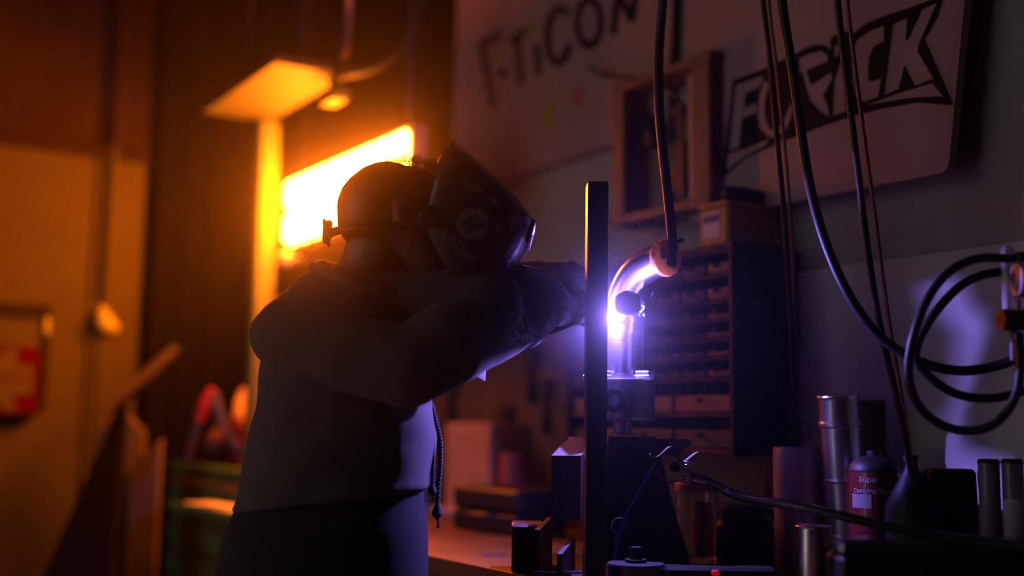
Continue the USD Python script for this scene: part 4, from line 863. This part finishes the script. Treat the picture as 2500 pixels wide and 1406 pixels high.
p = at(2226, 1160, 2.13)
t.part('cone', lathe([(.052, Zb + .0005), (.05, zat(2226, 1235, 2.13)), (.026, zat(2226, 1172, 2.13)), (.012, zat(2226, 1142, 2.13)), (.010, zat(2226, 1120, 2.13))], [p[0], p[1], 0], k=32), m_black)
t.part('collar', lathe([(.011, 0), (.014, .002), (.014, .012), (.011, .014)], [p[0], p[1], zat(2226, 1128, 2.13)], k=24), m_iron)
h = [at(1860, -30, 2.3), at(1876, 110, 2.3), at(1888, 240, 2.3), at(1902, 390, 2.3), at(1914, 520, 2.31), at(1922, 640, 2.34), at(1928, 720, 2.36), at(1935, 880, 2.38), at(1938, 1080, 2.38)]
hose('hanging_cable', 'thin black cable hanging beside the yellow box down to the grey can', ceil_to(h[0], h[1]) + h, S(7, 2.3), cat_='cable')
h = [at(1874, -30, 2.36), at(1894, 150, 2.36), at(1910, 300, 2.36), at(1924, 450, 2.36), at(1934, 600, 2.37), at(1940, 760, 2.38), at(1946, 920, 2.39), at(1950, 1080, 2.39)]
hose('hanging_line', 'thin rust brown line hanging just right of the yellow box', ceil_to(h[0], h[1]) + h, S(4.5, 2.36), m_orange, cat_='line')
# regulator with round gauge and glass flow tube
m_brass = M('regulator_brass', (0.13, 0.055, 0.03), 0.42, metal=0.9)
m_clear = M('flow_tube_plastic', (0.80, 0.74, 0.90), 0.12, trans=0.55, coat=.5)
t = Thing('gas_regulator', 'gas regulator with round gauge and clear flow tube at the right edge', 'regulator')
t.part('flow_tube', lathe([(S(16, 1.96), at(2466, 760, 1.962)[2]), (S(16, 1.96), at(2460, 612, 1.962)[2]), (S(14, 1.96), at(2460, 601, 1.962)[2]), (S(8, 1.96), at(2460, 594, 1.962)[2])], [*at(2462, 700, 1.978)[:2], 0], k=28), m_clear, 'clear flow tube')
gd = -HR * .99 + HF * .02
t.part('gauge_case', lathe([(.022, -.020), (.030, -.016), (.031, .0), (.029, .003)], at(2484, 682, 1.940), gd, 36), m_chuck)
t.part('gauge_face', lathe([(.029, .0005), (.0288, .0025), (.001, .0032)], at(2484, 682, 1.940), gd, 36), M('gauge_white', (.35, .32, .42), .3, coat=.5), 'pale gauge face')
t.part('gauge_needle', tube([at(2484, 682, 1.940) + gd * .0042, at(2484, 682, 1.940) + gd * .0042 + Z * .016 + HF * .006], .0007, 6, smooth=False), m_ink)
t.part('brass_body', cat(tube([at(2448, 781, 1.951), at(2530, 781, 1.951)], .0185, 28, smooth=False), lathe([(.0195, 0), (.0205, .003), (.0205, .010), (.0185, .012)], at(2444, 781, 1.951), HR, 6)), m_brass)
t.part('outlet_nipple', cat(cyl(at(2476, 836, 1.951), .0075, .022), cyl(at(2480, 880, 1.946), .0095, .03)), m_iron)
t.part('stem', tube([at(2484, 730, 1.946), at(2486, 770, 1.951)], .007, 14, smooth=False), m_steel)
t.part('inlet_pipe', tube([at(2525, 781, 1.951), at(2600, 781, 2.017), uvz(to_uvz(at(2640, 781, 2.0))[0], 0.01, at(2640, 781, 2.0)[2])], .010, 14, 30), m_brass)
t.part('hose_block', obox(at(2500, 648, 1.984), (HR, HF, Z), (.034, .03, .045), .004), m_black)
# ================================================================== lamp corner and left wall
m_white = M('lamp_white_paint', (0.05, 0.045, 0.04), 0.6)
m_pole = M('pole_paint', (0.075, 0.10, 0.022), 0.6, var=.08, scale=10, spec=0.08)
m_panelw = M('panel_plate', (0.022, 0.027, 0.010), 0.6, var=.08, scale=10, spec=0.08)
# amber flood: a long row of LED modules facing the room
VL = 0.46
tl, tr_ = to_uvz(on_v(694, 446, VL)), to_uvz(on_v(984, 300, VL))
uL0, uL1 = tr_[0], tl[0]; zl1 = (tl[2] + tr_[2]) / 2; zl0 = to_uvz(on_v(690, 600, VL))[2]
t = Thing('work_lamp', 'long glaring amber LED work lamp behind the welder', 'lamp')
t.part('housing', rbox(uL0 - .012, uL1 + .012, VL - .075, VL - .022, zl0 - .012, zl1 + .012, .006), m_white)
m_led = M('led_amber', (0, 0, 0), emit=(FLOOD[0], FLOOD[1]))
N = 9
w_ = (uL1 - uL0) / N; hz = (zl1 - zl0) / 2
for k in range(N):
    for j in range(2):
        c = uvz(uL0 + (k + .5) * w_, VL - .022, zl0 + (j + .5) * hz)
        q = Polygon([(-w_ * .5, -hz * .5), (w_ * .5, -hz * .5), (w_ * .5, hz * .5), (-w_ * .5, hz * .5)]).buffer(-.03).buffer(.027)
        pr = np.array(q.exterior.coords)[:-1][::2]
        t.part('led_module', hull(np.vstack([c - DU * pr[:, :1] + Z * pr[:, 1:], c - DU * pr[:, :1] * .8 + Z * pr[:, 1:] * .8 + NV * .02])), m_led, smooth=30)
um = (uL0 + uL1) / 2
for uu in (uL0 + .06, uL1 - .06): t.part('hanger_rod', tube([uvz(uu, VL - .05, zl1 + .01), uvz(uu, VL - .05, Z_TOP)], .005, 8, smooth=False), m_iron)
# plate above the lamp and the post that carries it
pz = 1.2 + 1.04
A_, B_, C_, D_ = [to_uvz(on_z(x, y, pz)) for x, y in ((505, 285), (652, 141), (816, 186), (694, 300))]
ua_, ub_ = (B_[0] + C_[0]) / 2, (A_[0] + D_[0]) / 2; v0_, v1_ = (C_[1] + D_[1]) / 2, (A_[1] + B_[1]) / 2
t = Thing('overhead_plate', 'flat pale canopy plate lit from below by the amber lamp', 'canopy')
t.part('plate', rbox(ua_, ub_, v0_, v1_, pz, pz + .03, .004), m_panelw)
t.part('stiffener', rbox(ua_ + .02, ub_ - .02, v0_ + .005, v0_ + .03, pz + .03, pz + .06), m_panelw)
pb_ = on_z(815, 236, pz - .055); u_, v_, _ = to_uvz(pb_)
t.part('bracket', rbox(u_ - .05, u_ + .05, v_ - .03, v_ + .03, pz - .075, pz - .035, .006), m_panelw)
t.part('hanger', rbox(u_ - .012, u_ + .012, v_ - .012, v_ + .012, pz - .036, pz + .001), m_panelw)
t.part('suspension', cat(*[tube([uvz(uu, (v0_ + v1_) / 2, pz + .03), uvz(uu, (v0_ + v1_) / 2, Z_TOP)], .005, 8, smooth=False) for uu in (ua_ + .1, ub_ - .1)]), m_iron)
dp = 3.90
ptop = at(641, 306, dp)
t = Thing('steel_pole', 'pale upright pole under the canopy plate, brightly lit by the lamp', 'pole')
pc_ = at(636, 700, dp)
ZC = 1.06
t.part('pole_tube', obox(np.array([pc_[0] + .004, pc_[1], (pz - .001 + ZC + .012) / 2]), (NV, DU, Z), (.070, .060, pz - .001 - ZC - .012), .008), m_pole)
t.part('foot', obox(np.array([pc_[0] + .004, pc_[1], ZC + .006]), (NV, DU, Z), (.13, .12, .011), .003), m_panelw)
hose('lamp_cable', 'pale cable curving up to the right from the canopy plate', [on_z(812, 200, pz + .015), at(850, 180, 3.42), at(900, 170, 3.45), at(945, 148, 3.5), at(985, 112, 3.55), at(1020, 40, 3.6), at(1030, -60, 3.6)], .014, m_panelw, cat_='cable')
hose('lamp_cable', 'dim cable rising straight behind the canopy plate', [on_z(812, 205, pz + .02), at(835, 150, 3.55), at(848, 80, 3.6), at(852, -30, 3.6)], .010, M('dim_cable', (.10, .08, .07), .6), cat_='cable')
# small things near the lamp
t = Thing('bulb', 'small round white bulb shining below the left end of the lamp', 'bulb')
p = on_v(696, 632, VL + .02)
t.part('globe', trimesh.creation.icosphere(3, .030).apply_translation(p), M('opal_white', (.16, .155, .12), .4))
t.part('socket', lathe([(.014, 0), (.016, .02), (.012, .03)], p - NV * .055, NV, 20), m_white)
t.part('arm', tube([p - NV * .05, uvz(to_uvz(p)[0], .001, p[2])], .006, 8, smooth=False), m_frame)
# green drawer cabinet at the end of the bench
m_green = M('cabinet_green', (0.05, 0.12, 0.04), 0.45, var=.15, scale=12)
t = Thing('drawer_cabinet', 'dark green steel drawer cabinet at the far end of the bench', 'cabinet')
g0, g1, gv = 1.32, 2.22, .72
t.part('body', rbox(g0, g1, .03, gv - .02, .02, ZC, .005), m_green)
t.part('top_tray', rbox(g0 - .006, g1 + .006, .026, gv, ZC - .02, ZC, .004), m_green)
zs = [.04, .15, .26, .37, .48, .58, .68, .78, .88, 1.03]
for i in range(len(zs) - 1):
    p_ = t.part('drawer', rbox(g0 + .012, g1 - .012, gv - .02, gv, zs[i], zs[i + 1] - .014, .004), m_green)
    t.part('drawer_handle', rbox(g0 + .03, g1 - .03, gv, gv + .018, zs[i + 1] - .036, zs[i + 1] - .022, .004), M('handle_brown', (.16, .09, .06), .4, metal=.4), under=p_)
q0, q1 = on_z(490, 1252, .975), on_z(600, 1262, .975)
t = Thing('open_tray', 'shallow pulled out tray on the front of the green cabinet', 'tray')
qa, qb = to_uvz(on_v(462, 1262, gv + .08)), to_uvz(on_v(640, 1272, gv + .08)); zq_ = to_uvz(on_v(545, 1262, gv + .15))[2]
uq0, uq1 = qb[0], qa[0]
t.part('tray', rbox(uq0, uq1, gv + .019, gv + .15, zq_ - .012, zq_, .003), m_green)
t.part('lip', rbox(uq0, uq1, gv + .144, gv + .15, zq_, zq_ + .012, .002), m_green)
single('paper_stack', cat(rbox(uq0 + .01, uq1 - .10, gv + .03, gv + .13, zq_ + .0005, zq_ + .014, .002), obox(uvz((uq0 + uq1) / 2 - .05, gv + .082, zq_ + .017), (DU + NV * .2, NV - DU * .2, Z), ((uq1 - uq0) * .55, .09, .005), .001)), M('paper_white', (.30, .29, .16), .7), 'bright white paper stack on the pulled out tray', 'paper')
# things on the green cabinet
t = Thing('red_box', 'bright red box on the green cabinet beside the welder', 'box')
u_, v_ = to_uvz(on_v(566, 1110, .56))[0], .56
t.part('body', rbox(u_ - .13, u_ + .035, v_ - .16, v_ + .03, ZC + .0005, ZC + .12, .006), M('red_plastic', (.30, .006, .004), .45))
t.part('lid', rbox(u_ - .135, u_ + .04, v_ - .165, v_ + .035, ZC + .12, ZC + .14, .004), M('red_plastic', (.30, .006, .004), .45))
single('cloth_rag', smooth_out(chain((uvz(u_ - .03, v_ - .02, ZC + .165), .034), (uvz(u_ + .02, v_ - .05, ZC + .185), .040), (uvz(u_ + .01, v_ - .10, ZC + .215), .03)) + chain((uvz(u_ + .00, v_ - .03, ZC + .20), .03), (uvz(u_ + .05, v_ - .06, ZC + .25), .022)), .012, 5), M('rag_tan', (.42, .30, .14), .85, var=.2, scale=20), 'crumpled tan rag on top of the red box', 'rag')
t = Thing('pliers', 'pliers with red handle leaning upright on the green cabinet', 'pliers')
d_ = at(510, 1000, 3.86) * 0 + 3.84
for (x0, y0), (x1, y1), mt, nm in (((520, 952), (486, 1025), M('grip_red', (.22, .006, .003), .5), 'red_grip'), ((524, 955), (545, 1040), m_iron, 'dark_grip')):
    t.part(nm, tube([at(x0, y0, d_), at((x0 + x1) / 2 - 4, (y0 + y1) / 2, d_), at(x1, y1, d_)], [.016, .022, .018], 14, 20), mt)
for (x0, y0), (x1, y1) in (((486, 1025), (458, 1118)), ((545, 1040), (592, 1118))):
    t.part('leg', tube([at(x0, y0, d_), at(x1, y1, d_)], .013, 12, smooth=False), m_iron)
t = Thing('bag', 'slumped brown bag between the plier legs on the green cabinet', 'bag')
s_ = to_uvz(on_v(528, 1120, .60)); s_[1] = .60
t.part('body', smooth_out(chain((uvz(s_[0], s_[1] - .02, ZC + .062), .060), (uvz(s_[0] - .05, s_[1] - .05, ZC + .07), .066)) + chain((uvz(s_[0], s_[1] - .02, ZC + .062), .060), (uvz(s_[0], s_[1] - .03, ZC + .13), .028)), .015, 5), M('bag_brown', (.16, .06, .04), .8))
t.part('tie', lathe([(.027, 0), (.031, .004), (.027, .010)], uvz(s_[0], s_[1] - .03, ZC + .125), k=18), m_iron)
t = Thing('bottle', 'small red topped bottle beside the lit pole', 'bottle')
q = on_v(688, 745, .40); 
t.part('bottle', lathe([(.028, ZC + .0005), (.030, ZC + .01), (.030, q[2] - .08), (.014, q[2] - .02)], [q[0], q[1], 0], k=20), M('bottle_brown', (.20, .08, .03), .4))
t.part('cap', lathe([(.016, q[2] - .02), (.017, q[2] + .02), (.012, q[2] + .028)], [q[0], q[1], 0], k=20), M('grip_red', (.22, .006, .003), .5))

# left wall: cable conduit with socket, wall cabinet with a red arrow sign, leaning things
m_pale = M('pale_plastic', (.20, .22, .04), .4, spec=0.2)
UW = U_CORNER
pv = to_uvz(on_u(262, 600, UW))[1]; zsok = to_uvz(on_u(262, 786, UW))[2]
t = Thing('wall_socket', 'bright pear shaped white socket on the pale end wall', 'socket')
sk = uvz(UW, pv, zsok)
t.part('dome', smooth_out(chain((sk - DU * .010 + Z * -.012 - NV * .006, .040), (sk - DU * .03 - Z * .008 + NV * .004, .035), (sk - DU * .02 + Z * .04 + NV * .012, .018)) + chain((sk - DU * .02 - Z * .02 - NV * .03, .022), (sk - DU * .02 - Z * .02, .03)), .008, 4), m_pale)
t.part('back_plate', obox(sk - DU * .003, (DU, NV, Z), (.006, .12, .13), .002), m_panel)
t = Thing('conduit', 'thin conduit running down the end wall to the white socket', 'conduit')
t.part('pipe', tube([uvz(UW - .034, pv, Z_TOP), uvz(UW - .034, pv, ZL + .02)], .013, 12, smooth=False), m_upper)
t.part('lower_pipe', tube([uvz(UW - .034, pv, ZL + .02), uvz(UW - .012, pv, ZL - .06), uvz(UW - .012, pv, zsok + .06)], .010, 12, smooth=False), m_panel)
# wall cabinet with the sign
t = Thing('hose_cabinet', 'pale wall cabinet at the left edge carrying the red arrow sign', 'wall cabinet')
UB = UW - .07
c0, c1 = to_uvz(on_u(-150, 870, UB)), to_uvz(on_u(118, 870, UB)); ztop, zbot = to_uvz(on_u(60, 742, UB))[2], to_uvz(on_u(60, 1004, UB))[2]
t.part('body', rbox(UB + .004, UW - .001, c1[1], c0[1], zbot, ztop, .004), m_panel)
t.part('door_frame', cat(rbox(UB - .006, UB + .004, c1[1], c0[1], ztop - .05, ztop), rbox(UB - .006, UB + .004, c1[1], c1[1] + .025, zbot, ztop)), M('frame_grey', (.007, .006, .005), .6, spec=0.05))
t.part('door', rbox(UB, UB + .004, c1[1] + .026, c0[1], zbot + .004, ztop - .051, .001), m_panel)
t.part('latch', rbox(UB - .014, UB - .006, c1[1] + .004, c1[1] + .020, ztop - .10, ztop - .04, .003), m_pale)
US = UB - .003
def wall_l(pxs, u, tt):
    q = [to_uvz(on_u(x, y, u)) for x, y in pxs]
    return plate(Polygon([(-a[1], a[2]) for a in q]).buffer(0), uvz(u, 0, 0), -NV, Z, -tt)
s = Thing('arrow_sign', 'red safety sign with a white left pointing arrow on the wall cabinet', 'sign')
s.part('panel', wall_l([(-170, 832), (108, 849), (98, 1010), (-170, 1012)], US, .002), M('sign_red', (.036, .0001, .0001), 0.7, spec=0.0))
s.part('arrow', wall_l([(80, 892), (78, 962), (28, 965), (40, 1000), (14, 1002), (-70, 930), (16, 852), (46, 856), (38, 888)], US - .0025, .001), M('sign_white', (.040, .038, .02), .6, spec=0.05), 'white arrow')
for k in range(2):
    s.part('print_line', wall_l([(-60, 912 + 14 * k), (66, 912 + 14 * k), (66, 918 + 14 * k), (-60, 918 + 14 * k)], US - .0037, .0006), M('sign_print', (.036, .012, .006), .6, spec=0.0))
# leaning rail, with shapes standing in for shadow and lit wall
def lean_slab(pxs, d0, d1, tt):
    """slab through pixel corners; d0 depth at its foot, d1 at its head"""
    ys = [p[1] for p in pxs]; y0, y1 = max(ys), min(ys)
    top = np.array([at(x, y, d0 + (d1 - d0) * (y0 - y) / (y0 - y1)) for x, y in pxs])
    return hull(np.vstack([top, top + HF * tt]))
single('shadow_slab', cat(lean_slab([(20, 1600), (250, 1600), (240, 1180), (300, 1000), (290, 985)], 3.45, 3.7, .06)), m_dark, 'dark slab standing in for a cast shadow below the arrow sign', 'cover')  # dark slab put where the wall only has a cast shadow
t = Thing('leaning_rail', 'pale rail leaning diagonally against the end wall', 'rail')
t.part('rail', tube([at(250, 1010, 3.66), at(432, 848, 3.80)], .017, 4, smooth=False), M('rail_tan', (.03, .023, .015), .6))
t.part('lower_edge', tube([at(300, 985, 3.68), at(400, 900, 3.78)], .009, 6, smooth=False), m_dark)
t.part('prop', tube([at(300, 985, 3.68), np.array([*at(330, 1200, 3.82)[:2], 0.01])], .008, 6, smooth=False), m_dark)
def column(name, label, pxs, d, tt, mat):
    top = [at(x, y, d) for x, y in pxs]; low = [np.array([p[0], p[1], 0.001]) for p in top]
    return single(name, hull(np.vstack([top, low, np.array(top) + HF * tt, np.array(low) + HF * tt])), mat, label, 'board')
column('board', 'wide pale board with a pointed top, standing in for lit end wall', [(236, 1062), (298, 1000), (350, 1055)], 3.80, .03, M('lit_wall_tan', (.045, .036, .018), .7))  # both boards added in place of wall lit between shadows
column('board', 'narrow brighter board standing in for lit wall left of the green cabinet', [(322, 1135), (392, 1072)], 3.74, .03, M('lit_wall_pale', (.075, .062, .03), .7))
# ================================================================== welding fume, and haze added for lens glow
def volume(name, density, color, aniso):
    return usdkit.material(stage, '/World/Looks/' + name, {'v': ('principled_volume', {'density': density, 'color': color, 'anisotropy': aniso})}, [], volume='v.volume')
def soft_cloud(name, label, c, r, dens, color, aniso, power=2.0):
    """an ellipsoid of smoke that thins out towards its edge"""
    r = np.broadcast_to(np.asarray(r, float), 3)
    mt = usdkit.material(stage, '/World/Looks/' + name, {
        'g': ('geometry', {}), 'm': ('mapping', {'scale': 1 / r, 'location': -np.asarray(c) / r}), 't': ('gradient_texture', {'gradient_type': 'spherical'}),
        'p': ('math', {'math_type': 'power', 'value2': power}), 'k': ('math', {'math_type': 'multiply', 'value2': dens}),
        'v': ('principled_volume', {'color': color, 'anisotropy': aniso})},
        [('g.position', 'm.vector'), ('m.vector', 't.vector'), ('t.fac', 'p.value1'), ('p.value', 'k.value1'), ('k.value', 'v.density')], volume='v.volume')
    fm = trimesh.creation.icosphere(4, 1.0); fm.vertices = fm.vertices * r + c
    return single(name, fm, mt, label, 'smoke', kind='stuff', smooth=True)
if FUME:
    soft_cloud('welding_fume', 'pale welding fume glowing around the arc', A_ARC, 0.22, FUME, (0.86, 0.84, 1.0), 0.1, 2.0)
if HAZE:
    single('room_haze', obox([0.0, 2.2, 1.6], ((1, 0, 0), (0, 1, 0), (0, 0, 1)), (7.0, 6.4, 3.9), 0.01), volume('haze', HAZE, (0.95, 0.93, 0.95), 0.96), 'thin haze filling the workshop air, added for lens glow around the lamp', 'haze', kind='stuff')
for t in ALL: t.finish()
